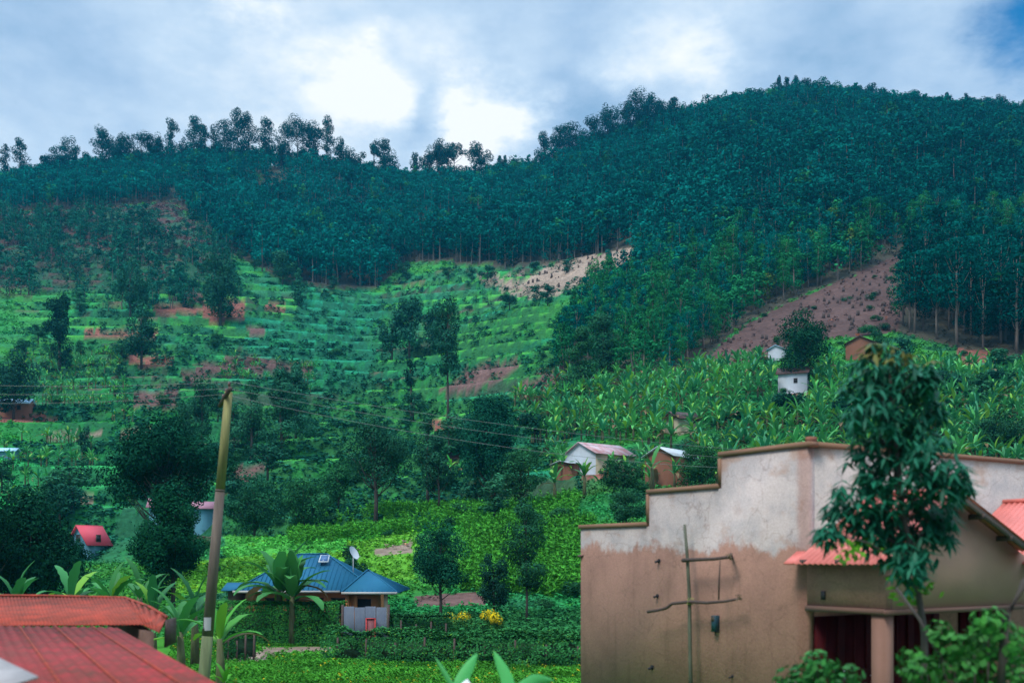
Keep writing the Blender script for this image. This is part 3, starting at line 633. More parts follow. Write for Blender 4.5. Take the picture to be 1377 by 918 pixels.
for c_, i in enumerate(od):
    k = int(rng.integers(0, 9)); s = hs[i]
    if c_ < 275:
        wh = 'in the grove on the right hillside' if px[i] > 560 else 'in the plots on the left slope'
        lab = 'bright green banana plant with arching leaves ' + wh; grp = 'banana plants ' + wh
        if bfirst[k] is None:
            t = thing('banana_plant', lab, 'banana plant', (x[i], y[i], z[i]), grp); bk[k][0].build('leaves', M_leafgl, t); bk[k][1].build('stem', M_stem, t, smooth=True); bfirst[k] = t
        else: t = copy_thing(bfirst[k], lab, (x[i], y[i], z[i])); t['group'] = grp
        t.rotation_euler = (0, 0, rng.random() * 6.28); t.scale = (s, s, s)
    else: rest[k].append(i)
for k in range(9):
    s = np.array(rest[k], int)
    if len(s): merge_scatter(out, bp[k], np.stack([x, y, z], 1)[s], rng.random(len(s)) * 6.28, hs[s], hs[s], np.tile(.75 + .5 * rng.random(len(s))[:, None], 3))
if out.V: o = tag(out.build('banana_plantation', [M_leafgl, M_stem]), kind='stuff'); o['label'] = 'smaller banana plants farther up the slopes'

# ---------------------------------------------------------------- low growth: crops, weeds and grass
def tuft(n, r, hh, size, tall=False):
    m = MB(); d = rand_unit(n); p = d * np.array([r, r, hh * .5]) * (.4 + .6 * rng.random((n, 1))) + np.array([0, 0, hh * .45])
    nrm = d * .6 + rand_unit(n) * .7 + np.array([0, 0, .5 if not tall else 0]); k = (.7 + .6 * rng.random(n))[:, None]
    m.cards(p, size * (.7 + .6 * rng.random(n)), nrm, np.ones((n, 3)) * k, .45 if not tall else .25); return proto(m)
tp = [tuft(9, .5, .6, .45), tuft(10, .4, .8, .4), tuft(8, .6, .45, .5)]
N = 68000
p = rng.uniform(-60, 1440, N); Y = 66 * (590 / 66) ** (rng.random(N) ** .9); zz = gz(p, Y); r = HR - (zz - CZ) / Y * F
c, so = gcol(p, Y); jt = np.clip(np.searchsorted(YG, Y), 0, nr - 1); it = np.clip(np.round((p - PXG[0]) / 3).astype(int), 0, len(PXG) - 1); ok = ~((TERR[jt, it] > .4) & (rng.random(N) < .35)) & ~(forest_mask(p, r) & (rng.random(N) < .85)) & ~(so & (rng.random(N) < .9)) & ~(inpoly(p, r, GROVE) & (rng.random(N) < .3))
p, Y, zz, c = p[ok], Y[ok], zz[ok], c[ok]; jt = np.clip(np.searchsorted(YG, Y), 0, nr - 1); it = np.clip(np.round((p - PXG[0]) / 3).astype(int), 0, len(PXG) - 1); terr = TERR[jt, it] > .4; c = c * (.75 + .6 * rng.random((len(p), 1))) * 1.15; c = np.where(rng.random((len(p), 1)) < .04, c * np.array([2.2, 1.3, .8]), c)
out = MB(); kk = rng.integers(0, 3, len(p)); sc = np.interp(Y, [66, 150, 300, 470, 590], [.6, .95, 1.6, 2.3, 3.0]) * (.6 + .8 * rng.random(len(p))) * np.where(terr, .62, 1)
for k in range(3):
    s = kk == k; merge_scatter(out, tp[k], np.stack([X_(p, Y), Y, zz], 1)[s], rng.random(s.sum()) * 6.28, sc[s], sc[s] * np.where(terr[s], .5, .8), c[s])
o = tag(out.build('undergrowth', M_leaf), kind='stuff'); o['label'] = 'low crops and weeds covering the farmed hillside'
# hedgerows of coarse weeds following the terrace edges
N = 50000; p = rng.uniform(-60, 800, N); Y = 112 * (430 / 112) ** rng.random(N); j = np.clip(np.searchsorted(YG, Y), 0, nr - 1); i = np.clip(np.round((p - PXG[0]) / 3).astype(int), 0, len(PXG) - 1)
zz = gz(p, Y); r = HR - (zz - CZ) / Y * F; ok = (RISER[j, i] > .35) & ~forest_mask(p, r) & (vnoise(X_(p, Y) / 14, np.floor(tz[j, i] / STEP) * 3.7, 12) > .38)
p, Y, zz = p[ok], Y[ok], zz[ok]; out = MB(); kk = rng.integers(0, 3, len(p)); sc = np.interp(Y, [110, 200, 430], [1.2, 1.9, 2.6]) * (.6 + .8 * rng.random(len(p))); c = np.array([.012, .085, .05]) * (.6 + .9 * rng.random((len(p), 1)))
for k in range(3):
    s = kk == k; merge_scatter(out, tp[k], np.stack([X_(p, Y), Y, zz], 1)[s], rng.random(s.sum()) * 6.28, sc[s], sc[s] * .6, c[s])
o = tag(out.build('terrace_weeds', M_leaf), kind='stuff'); o['label'] = 'dark weeds growing along the terrace edges'
# tall maize on the lower fields, planted in rows
out = MB(); mp_ = [tuft(22, .35, 2.0, .5, True), tuft(22, .3, 2.3, .45, True)]
N = 8200; p = rng.uniform(560, 800, N); Y = rng.uniform(72, 104, N); Y = np.round(Y / .9) * .9 + rng.normal(size=N) * .1; zz = gz(p, Y); r = HR - (zz - CZ) / Y * F
ok = inpoly(p, r, [(625, 722), (800, 706), (800, 806), (620, 796)]); p, Y, zz = p[ok], Y[ok], zz[ok]
N2 = 4200; p2 = rng.uniform(380, 780, N2); Y2 = rng.uniform(104, 140, N2); z2 = gz(p2, Y2); r2 = HR - (z2 - CZ) / Y2 * F
ok = inpoly(p2, r2, [(385, 700), (560, 684), (780, 668), (780, 700), (560, 716), (390, 736)]); p = np.append(p, p2[ok]); Y = np.append(Y, Y2[ok]); zz = np.append(zz, z2[ok])
for k in range(2):
    s = (rng.integers(0, 2, len(p)) == k); q = (.6 + .5 * rng.random(s.sum())); merge_scatter(out, mp_[k], np.stack([X_(p, Y), Y, zz], 1)[s], rng.random(s.sum()) * 6.28, q, q * .75, np.array([.045, .20, .022]) * (.7 + .7 * rng.random((s.sum(), 1))))
o = tag(out.build('maize_crop', M_leaf), kind='stuff'); o['label'] = 'bright lime green maize on the lower fields'
# grass of the near meadow
gp = [tuft(9, .16, .35, .22, True), tuft(8, .2, .28, .2)]
N = 26000; p = rng.uniform(230, 900, N); Y = 38 * (70 / 38) ** rng.random(N); zz = gz(p, Y); c, so = gcol(p, Y); ok = ~(so & (rng.random(N) < .93)); p, Y, zz, c = [a[ok] for a in (p, Y, zz, c)]
out = MB(); kk = rng.integers(0, 2, len(p)); g1 = vnoise(X_(p, Y) / 2.2, Y / 2.2, 5)
cc = np.array([.045, .19, .02]) * (.65 + .8 * g1[:, None]) * (.8 + .5 * rng.random((len(p), 1))); cc = np.where((rng.random(len(p)) < .02)[:, None], np.array([.45, .36, .02]), cc)
for k in range(2):
    s = kk == k; q = (.35 + .75 * g1[s]); merge_scatter(out, gp[k], np.stack([X_(p, Y), Y, zz], 1)[s], rng.random(s.sum()) * 6.28, q, q, cc[s])
o = tag(out.build('meadow_grass', M_leaf), kind='stuff'); o['label'] = 'tall green grass with small yellow flowers in the near meadow'
# weeds filling the garden right of the blue house
N = 5200; p = rng.uniform(525, 800, N); Y = rng.uniform(52, 70, N); zz = gz(p, Y)
out = MB(); kk = rng.integers(0, 2, N); wp = [tuft(26, .5, 1.1, .26), tuft(26, .6, .8, .24)]
for k in range(2):
    s = (kk == k) & (rng.random(N) < .5); q = .6 + .6 * rng.random(s.sum()); merge_scatter(out, wp[k], np.stack([X_(p, Y), Y, zz], 1)[s], rng.random(s.sum()) * 6.28, q, q, np.array([.022, .12, .035]) * (.6 + .9 * rng.random((s.sum(), 1))))
o = tag(out.build('garden_weeds', M_leaf), kind='stuff'); o['label'] = 'tangled weeds behind the low hedge'

# tree stumps on the cleared ground
m = MB(); m.tube([(0, 0, -.2), (.02, 0, .35), (0, 0, .75)], [.34, .26, .24], 7); sf = None; k = 0
while k < 190:
    lo = k % 3; p = rng.uniform(950, 1222) if lo else rng.uniform(700, 850); Y = rng.uniform(180, 310) if lo else rng.uniform(340, 430); g = G(p, Y); r = HR - (g[2] - CZ) / Y * F
    if not inpoly(np.array(p), np.array(r), SOILS[9][0] if lo else SOILS[10][0]): continue
    lab = 'dark tree stump on the cleared purple brown slope at the right' if lo else 'dark tree stump on the pale cleared patch below the central forest'
    grp = 'stumps on the right clearing' if lo else 'stumps on the central clearing'
    if sf is None: sf = m.build('tree_stump', M_wood); o = sf
    else: o = sf.copy(); COL.objects.link(o)
    tag(o, lab, 'tree stump', grp); o.location = g; s = .8 + .7 * rng.random(); o.scale = (s, s, s * (1.0 if lo else 1.3)); k += 1
# ---------------------------------------------------------------- hedges
def hedge(name, label, a, b, h, th, col, size=.13, n=None, posts=0, z0=None, wob=.08, gap=0):
    A = G(*a); B = G(*b); A[2] = A[2] if z0 is None else z0; B[2] = B[2] if z0 is None else z0
    d = B - A; L = np.linalg.norm(d[:2]); u = d / L; nrm = np.array([-u[1], u[0], 0]); org = (A + B) / 2
    root = thing(name, label, 'hedge', org); m = MB(); n = n or int(L * (h * 2 + th) / (size * size) * 7)
    t = rng.random(n); f = rng.integers(0, 4, n); q = rng.random(n); wv = wob * (vnoise(t * L / .9, q * h / .6, 31) * 2 - .6)
    side = np.where(f == 0, 1, np.where(f == 1, -1, 0)); top = f >= 2
    off = np.where(top, (q - .5) * th, side * (th / 2 + wv)); hh = np.where(top, h + wv * 1.2 + rng.random(n) ** 4 * .12, q * h)
    if gap: kp = ~((vnoise(t * L / .8, hh / .5, 77) > 1 - gap) & ~top)
    else: kp = np.ones(n, bool)
    p = A + d * t[:, None] + nrm * off[:, None] + np.array([0, 0, 1]) * hh[:, None]; nn = nrm * side[:, None] + rand_unit(n) * .8 + np.array([0, 0, 1]) * (top[:, None] * 1.0 + .3)
    c = np.array(col) * (.6 + .8 * rng.random((n, 1))) * (.8 + .5 * vnoise(t * L / 1.5, hh, 13)[:, None]); br = rng.random(n) < .05; c[br] = c[br] * np.array([3, 1.6, .8])
    m.cards(p[kp], size * (.7 + .6 * rng.random(kp.sum())), nn[kp], c[kp], .6); m.build('foliage', M_leaf, root, org)
    m = MB(); m.box((A + B) / 2 + np.array([0, 0, h * .46]), (L * .90, th * .45, h * .72), u[:2]); m.build('branches', M_core, root, org)  # one unseen solid box inside the foliage, added to block light, no real branches
    for k in range(posts):
        q = A + d * ((k + .5) / posts) - nrm * (th / 2 + .05) * (1 if nrm[1] > 0 else -1); m = MB(); m.tube([q + [0, 0, -.2], q + [.03, 0, h * (.75 + .3 * rng.random())]], .05, 6); m.build('post', M_wood, root, org)
    return root
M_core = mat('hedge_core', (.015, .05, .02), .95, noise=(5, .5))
hedge('clipped_hedge', 'tall clipped dark green hedge in front of the blue roofed house', (306, 61), (462, 59.5), 2.35, 1.2, (.035, .18, .04), .13)
hedge('low_hedge', 'long low rough hedge across the meadow below the metal gate', (440, 50), (800, 47), 1.25, .9, (.028, .14, .04), .14, wob=.25, gap=.10, posts=9)
hedge('garden_hedge', 'short hedge with grey stakes right of the metal gate', (526, 57), (606, 58), 1.75, .9, (.02, .10, .032), .13, posts=4, gap=.1)
hedge('small_hedge', 'small hedge on wooden posts beside the utility pole', (300, 50.5), (346, 51), 1.25, .7, (.02, .10, .03), .12, posts=4, gap=.25)
hedge('far_hedge', 'thin dark clipped hedge line in the banana grove below the white hut', (958, 148), (1056, 150), 1.6, 1.5, (.012, .075, .035), .3, wob=.2)
0 and hedge('field_hedge', 'bushy hedge bordering the lime field right of the utility pole', (318, 84), (392, 92), 2.6, 2.5, (.02, .10, .04), .22, wob=.5)

# ---------------------------------------------------------------- houses
def plaster(name, c, c2=None): return mat(name, c, .92, noise=(1.1, .5), col2=c2 or tuple(np.array(c) * .6), bump=(14, .25, .02), spec=.1)
def ironroof(name, c, c2, amt=.6, rough=.6): return mat(name, c, rough, noise=(.9, amt), col2=c2, spec=.15, stretch=(1, .5, 1))
M_white = plaster('white_plaster', (.50, .55, .62), (.36, .36, .38)); M_cream = plaster('cream_plaster', (.42, .36, .26)); M_brick = plaster('red_brick', (.23, .10, .065), (.15, .07, .05))
M_orange = plaster('orange_plaster', (.42, .17, .07), (.30, .13, .06)); M_darkin = mat('dark_interior', (.015, .016, .02), .7); M_bluew = plaster('blue_plaster', (.10, .25, .33))
M_tin = ironroof('tin_roof', (.42, .50, .56), (.25, .2, .18)); M_tinred = ironroof('rusty_roof', (.30, .08, .07), (.45, .45, .5), .8); M_brownr = ironroof('brown_roof', (.09, .045, .04), (.05, .04, .04))
M_blue = ironroof('blue_roof', (.008, .085, .165), (.012, .10, .17), .8, .75); M_pink = ironroof('pink_red_roof', (.48, .055, .085), (.40, .06, .07)); M_mauve = ironroof('mauve_roof', (.30, .15, .20), (.2, .1, .12))
M_bright = ironroof('bright_tin_roof', (.30, .50, .66), (.3, .5, .62))
M_fascia = mat('fascia_board', (.08, .06, .05), .8)
def corr(mb, A, B, C, D, waves, amp, mi=0, thick=.02):
    """corrugated sheet: A-B along the eave direction (waves run across it), D-C the opposite edge"""
    A, B, C, D = [np.array(q, float) for q in (A, B, C, D)]; nrm = np.cross(B - A, D - A); nrm /= np.linalg.norm(nrm); nrm *= np.sign(nrm[2]) or 1
    n = waves * 4; t = np.linspace(0, 1, n + 1); o = nrm * (amp * np.sin(t * waves * 2 * math.pi))[:, None]
    lo = A + (B - A) * t[:, None] + o; hi = D + (C - D) * t[:, None] + o; k = n + 1
    V = np.vstack([lo, hi, lo - nrm * thick, hi - nrm * thick]); i = np.arange(n)
    f = np.vstack([np.stack([i, i + 1, k + i + 1, k + i], 1), np.stack([2 * k + i, 3 * k + i, 3 * k + i + 1, 2 * k + i + 1], 1), np.stack([i, 2 * k + i, 2 * k + i + 1, i + 1], 1), np.stack([k + i, k + i + 1, 3 * k + i + 1, 3 * k + i], 1)])
    return mb.add(V, f, (1, 1, 1), mi)
def gable_house(name, label, px, Y, w, d, wh, rh, yaw, wm, rm, group=None, gable=None, windows=(), door=None, oh=.35, base=None, waves=0, sink=1.0, rot=None):
    if Y < 0: Y = hitY(px, -Y)
    b = G(px, Y); b[2] = b[2] if base is None else base
    t = thing(name, label, 'house', b, group); t.rotation_euler = (0, 0, math.radians(yaw))
    m = MB(); x, y = w / 2, d / 2
    pr = [(-x, -y, -sink), (-x, y, -sink), (-x, y, wh), (-x, 0, wh + rh), (-x, -y, wh)]; V = pr + [(-a, b2, c) for a, b2, c in pr]
    m.add(V, [[0, 4, 3, 2, 1], [5, 6, 7, 8, 9], [0, 5, 9, 4], [1, 2, 7, 6]]); m.M[0] = np.full(1, 1); m.M[1] = np.full(1, 1)
    m.build('wall', [wm, gable or wm], t)
    sl_ = rh / y; X = x + oh
    m = MB()
    for s in (-1, 1):
        e = (y + oh); ze = wh - sl_ * oh + .04; zr = wh + rh + .04
        q = [(-X, s * e, ze), (X, s * e, ze), (X, 0, zr), (-X, 0, zr)]
        if waves: corr(m, *q, waves, .025)
        else: m.slab(q if s < 0 else q[::-1], .07)
    ro = m.build('roof', rm, t)
    for (face, u, z, ww, hh) in windows: opening('window', t, face, u, z, ww, hh, x, y, M_fascia)
    if door: opening('door', t, door[0], door[1], 1.0, .9, 2.0, x, y, M_fascia)
    return t
def opening(nm, t, face, u, z, ww, hh, x, y, fm):
    def pt(a, o, zz): return {'F': (a, -y - o, zz), 'B': (a, y + o, zz), 'L': (-x - o, a, zz), 'R': (x + o, a, zz)}[face]
    ax = (1, 0) if face in 'FB' else (0, 1)
    m = MB(); fw = .07
    for (a, zz, sx, sz) in ((u, z + hh / 2, ww + fw, fw), (u, z - hh / 2, ww + fw, fw), (u - ww / 2, z, fw, hh - fw), (u + ww / 2, z, fw, hh - fw)): m.box(pt(a, .03, zz), (sx, .08, sz), ax)
    f = m.build(nm, fm, t)
    m = MB(); m.box(pt(u, .012, z), (ww - fw, .02, hh - fw), ax); m.build('pane' if nm == 'window' else 'leaf_panel', M_darkin, f)
gable_house('village_house', 'white gabled house with rusty striped tin roof among banana plants', 806, -632, 6.8, 6.0, 1.75, 1.5, 38, M_cream, M_tinred, gable=M_white, windows=[('F', -1.0, .95, .7, .7), ('F', 1.2, .95, .7, .7)], sink=2)
gable_house('lean_to_shed', 'small brick lean-to with pale flat roof at the left of the white gabled house', 768, -640, 3.4, 3.2, 1.5, .35, 38, M_brick, M_tin, sink=2)
gable_house('brick_house', 'red brick gabled house behind the rusty leaved tree', 903, -650, 6, 3.6, 3.0, 1.0, 52, M_brick, M_tin, sink=1.5, windows=[('F', 0, 1.3, .6, .7)])
gable_house('mud_house', 'small cream house with brown roof half sunk in banana leaves', 918, -580, 4.0, 3.6, 1.7, 1.0, 25, M_cream, M_brownr, gable=M_cream, windows=[('F', .8, 1.3, .5, .6)], sink=2)
gable_house('white_hut', 'white hut with brown roof and one small dark window in the grove', 1067, -526, 4.6, 4.0, 2.6, 1.2, -20, M_white, M_brownr, windows=[('F', 0.5, 1.3, .55, .7)], sink=2)
gable_house('brick_house', 'low wide brown brick house with dark roof above the banana grove', 1158, -480, 7.6, 5.0, 1.9, 1.2, 68, M_brick, M_brownr, gable=M_brick, sink=2)
gable_house('tin_hut', 'small pale tin roofed hut left of the round mango tree', 1046, -484, 3.2, 3.0, 1.7, .7, 60, M_white, M_bright, sink=2)
gable_house('tin_hut', 'tiny tin roof poking out of the plantation trees', 876, -452, 4.0, 3.0, 2.2, .8, 20, M_brick, M_bright, sink=2)
gable_house('village_house', 'rust brown house with bright tin roof at the left picture edge', 22, -558, 6.2, 4.5, 2.2, 1.1, 8, M_brick, M_bright, windows=[('F', -1.5, 1.2, .7, .9), ('F', 1.2, 1.2, .7, .9)], sink=2)
gable_house('tin_hut', 'very small pale tin roof low at the left edge below the left house', 12, -618, 2.6, 2.2, 1.4, .5, 5, M_bluew, M_bright, sink=1)
gable_house('red_roofed_house', 'small blue walled house with bright pink red roof among dark trees', 120, -742, 3.0, 3.0, 1.1, 1.9, 62, M_bluew, M_pink, windows=[('L', 0, 1.5, .6, .8), ('F', 0, 1.5, .6, .8)], sink=2)
gable_house('mauve_roofed_house', 'mauve roofed house hidden behind the leafy tree and utility pole', 275, -705, 2.6, 2.6, 1.6, .8, 15, M_bluew, M_mauve, sink=2)
gable_house('mauve_roofed_house', 'mauve roofed house glimpsed through the large spreading tree', 216, -700, 2.4, 2.4, 1.6, 1.0, 5, M_bluew, M_mauve, sink=2)

# the blue roofed house
def blue_house():
    Yf = 65.0; zg = .1; ze = 2.95; o = np.array([X_(410, 68), 68, zg])
    t = thing('blue_roofed_house', 'bungalow with orange walls and deep blue hipped iron roof', 'house', o)
    x0, x1 = X_(330, Yf) , X_(500, Yf); yb = Yf + 7.5
    m = MB(); m.box(((x0 + x1) / 2, Yf + 3.75, (zg - .5 + ze) / 2), (x1 - x0, 7.5, ze - zg + .5)); m.build('wall', M_orange, t, o)
    wx0, wx1, wy = X_(466, 62.5), X_(522, 62.5), 62.5
    m = MB(); m.box(((wx0 + X_(505, 62.5)) / 2, wy + 1.24, (zg - .5 + ze) / 2), (X_(505, 62.5) - wx0, 2.5, ze - zg + .5)); m.build('wing_wall', M_orange, t, o)
    for q in (wx0 + .12, X_(478, 62.2), wx1 - .1):
        m = MB(); m.box((q, wy - .35, (zg + ze) / 2), (.22, .22, ze - zg)); m.build('column', M_cream if q > wx0 + 1 else M_orange, t, o)
    # hipped roofs
    oh = .55; a, b = X_(313, 64.4), x1 + .4; c, d = Yf - oh, yb + oh; rz = 5.24; r0, r1 = X_(402, 68.8), X_(440, 68.8); ry = (c + d) / 2
    def hip(name, a, b, c, d, r0, r1, ry, ry2, rz, ze):
        m = MB(); E = [(a, c, ze), (b, c, ze), (b, d, ze), (a, d, ze)]; R0, R1 = (r0, ry, rz), (r1, ry2, rz)
        m.slab([E[0], E[1], R1, R0], .06); m.slab([E[2], E[3], R0, R1], .06); m.slab([E[1], E[2], R1], .06); m.slab([E[3], E[0], R0], .06)
        # standing ribs of the sheets
        def ribs(p0, p1, q0, q1, n):
            p0, p1, q0, q1 = map(np.array, (p0, p1, q0, q1)); nn = np.cross(p1 - p0, q0 - p0); nn = nn / np.linalg.norm(nn); up = (q0 + q1) / 2 - (p0 + p1) / 2
            e = p1 - p0; L = np.linalg.norm(e); e = e / L; s_up = up - e * up.dot(e)
            ta, tb = (q0 - p0).dot(e) / L, (q1 - p0).dot(e) / L
            for i in range(1, n):
                tt = i / n; f = 1.0 if ta <= tt <= tb else (tt / ta if tt < ta else (1 - tt) / (1 - tb)); 
                if f < .06: continue
                s = p0 + e * L * tt + nn * .012; g = s + s_up * f * .985; w = e * .018
                m.add([s - w, s + w, g + w, g - w, s - w + nn * .03, s + w + nn * .03, g + w + nn * .03, g - w + nn * .03], [[4, 5, 6, 7], [0, 1, 5, 4], [1, 2, 6, 5], [3, 0, 4, 7]])
        ribs(E[0], E[1], R0, R1, int((b - a) / .28)); ribs(E[1], E[2], R1, R1, int((d - c) / .28)); ribs(E[3], E[0], R0, R0, int((d - c) / .28))
        for e0, e1 in ((E[0], R0), (E[1], R1), (R0, R1)): m.tube([np.array(e0) + [0, 0, .03], np.array(e1) + [0, 0, .04]], .05, 5)
        return m.build(name, M_blue, t, o)
    ro = hip('roof', a, b, c, d, r0, r1, ry, ry, rz, ze)
    hip('wing_roof', X_(459, 61.6), X_(534, 61.6), 61.6, 69.5, X_(492, 63.9), X_(493, 66), 64.4, 66.8, 4.22, ze + .012)
    m = MB(); gutter = .12
    m.box(((a + X_(457, c)) / 2, c - .07, ze - .03), (X_(457, c) - a, .1, .14)); m.box((X_(496.5, 61.5), 61.52, ze - .02), (X_(534, 61.5) - X_(459, 61.5), .1, .14)); m.build('gutter', mat('pale_gutter', (.35, .34, .33), .6), t, o)
    for pxw, ww in ((394, 15), (426, 16), (455, 17), (365, 14)):
        f = MB(); xc = X_(pxw, Yf); w = ww / F * Yf; z = 1.95
        for q in ((xc, z + .55, w + .14, .08), (xc, z - .55, w + .14, .08), (xc - w / 2, z, .08, 1.02), (xc + w / 2, z, .08, 1.02)): f.box((q[0], Yf - .03, q[1]), (q[2], .1, q[3]))
        fo_ = f.build('window', M_fascia, t, o); f = MB(); f.box((xc, Yf - .01, z), (w - .08, .03, 1.02)); p_ = f.build('pane', M_darkin, fo_, o)
    f = MB(); xc = X_(490, wy); f.box((xc, wy - .02, 1.7), (.8, .06, 1.7)); f.build('window', M_darkin, t, o)
    # solar panel near the ridge and satellite dish on a mast
    m = MB(); pc = np.array([X_(437, 67.8), 67.7, 5.02]); m.slab([pc + [-.33, -.5, -.26], pc + [.33, -.5, -.26], pc + [.27, .35, .19], pc + [-.33, .35, .19]], .06); pn = m.build('roof_panel', M_tin, ro, o)
    m = MB(); m.slab([pc + [-.26, -.42, -.20], pc + [.25, -.42, -.20], pc + [.2, .27, .17], pc + [-.26, .27, .17]], .02); m.build('pane', mat('blue_glass', (.04, .10, .22), .15), pn, o)
    return o
blue_house()
def dish():
    b = np.array([X_(475, 66.8), 66.8, 4.15]); t = thing('satellite_dish', 'grey satellite dish on a thin mast above the blue roof', 'satellite dish', b)
    m = MB(); m.tube([(0, 0, -.3), (0, 0, .95)], .03, 6); m.tube([(0, 0, .9), (.25, -.15, .75), (.5, -.3, 1.0)], .018, 5); m.build('mast', M_tin, t)
    m = MB(); c = np.array([0.0, 0, 1.15]); nrm = np.array([.75, -.45, .5]); nrm /= np.linalg.norm(nrm); u = np.cross(nrm, [0, 0, 1]); u /= np.linalg.norm(u); v = np.cross(nrm, u)
    rings = []; 
    for k in range(1, 6):
        r = .48 * k / 5; a = np.arange(20) * 2 * math.pi / 20; rings.append(c + r * (np.cos(a)[:, None] * u * .8 + np.sin(a)[:, None] * v) + nrm * (r * r * .45))
    V = np.vstack([c[None]] + rings); f = [[0, 1 + j, 1 + (j + 1) % 20] for j in range(20)] + [[1 + k * 20 + j, 1 + (k + 1) * 20 + j, 1 + (k + 1) * 20 + (j + 1) % 20, 1 + k * 20 + (j + 1) % 20] for k in range(4) for j in range(20)]
    m.add(V, f); m.build('reflector', M_tin, t)
    m = MB(); m.box(c + nrm * .5, (.08, .08, .12)); m.build('receiver', M_fascia, t)
dish()
gable_house('outbuilding', 'small blue roofed outbuilding at the left end of the blue roofed house', 321, 68, .8, 2.2, 3.0, .35, 0, M_fascia, M_blue, sink=.5)

def gate():
    o = np.array([X_(491, 57), 57, float(gz(np.array(491.), np.array(57.)))]); t = thing('metal_gate', 'tall grey corrugated iron gate panel with a small red door', 'gate', o)
    x0, x1 = X_(462, 57), X_(520, 57); z0 = o[2] - .1; z1 = CZ + (HR - 815) / F * 57
    Mg = ironroof('grey_iron', (.07, .09, .13), (.12, .14, .17), .8); Mr = ironroof('red_iron', (.20, .035, .04), (.12, .08, .09), .8)
    xs = np.linspace(x0, x1, 5)
    for k in range(4):
        m = MB(); corr(m, (xs[k] + .01, 57 + .03 * (k % 2), z0), (xs[k + 1] - .01, 57 + .03 * (k % 2), z0), (xs[k + 1] - .01, 57 + .03 * (k % 2), z1 - .05 * (k % 2)), (xs[k] + .01, 57 + .03 * (k % 2), z1 - .05 * (k % 2)), 8, .018); m.build('iron_panel', Mg, t, o)
    m = MB(); dx0, dx1 = X_(493, 57), X_(505, 57); zd = CZ + (HR - 831) / F * 57; m.box(((dx0 + dx1) / 2, 56.9, (z0 + .25 + zd) / 2), (dx1 - dx0, .05, zd - z0 - .25)); dd = m.build('door', Mr, t, o)
    m = MB()
    for a, b, c, d in (((dx0 + dx1) / 2, zd, dx1 - dx0 + .08, .06), ((dx0 + dx1) / 2, z0 + .25, dx1 - dx0 + .08, .06), (dx0, (z0 + .25 + zd) / 2, .06, zd - z0 - .31), (dx1, (z0 + .25 + zd) / 2, .06, zd - z0 - .31)): m.box((a, 56.86, b), (c, .06, d))
    m.build('frame', mat('red_frame', (.38, .03, .03), .6), dd, o)
    for q in (x0 - .08, x1 + .08): m = MB(); m.tube([(q, 57, z0), (q + .03, 57, z1 + .1)], .07, 7); m.build('post', M_wood, t, o)
gate()

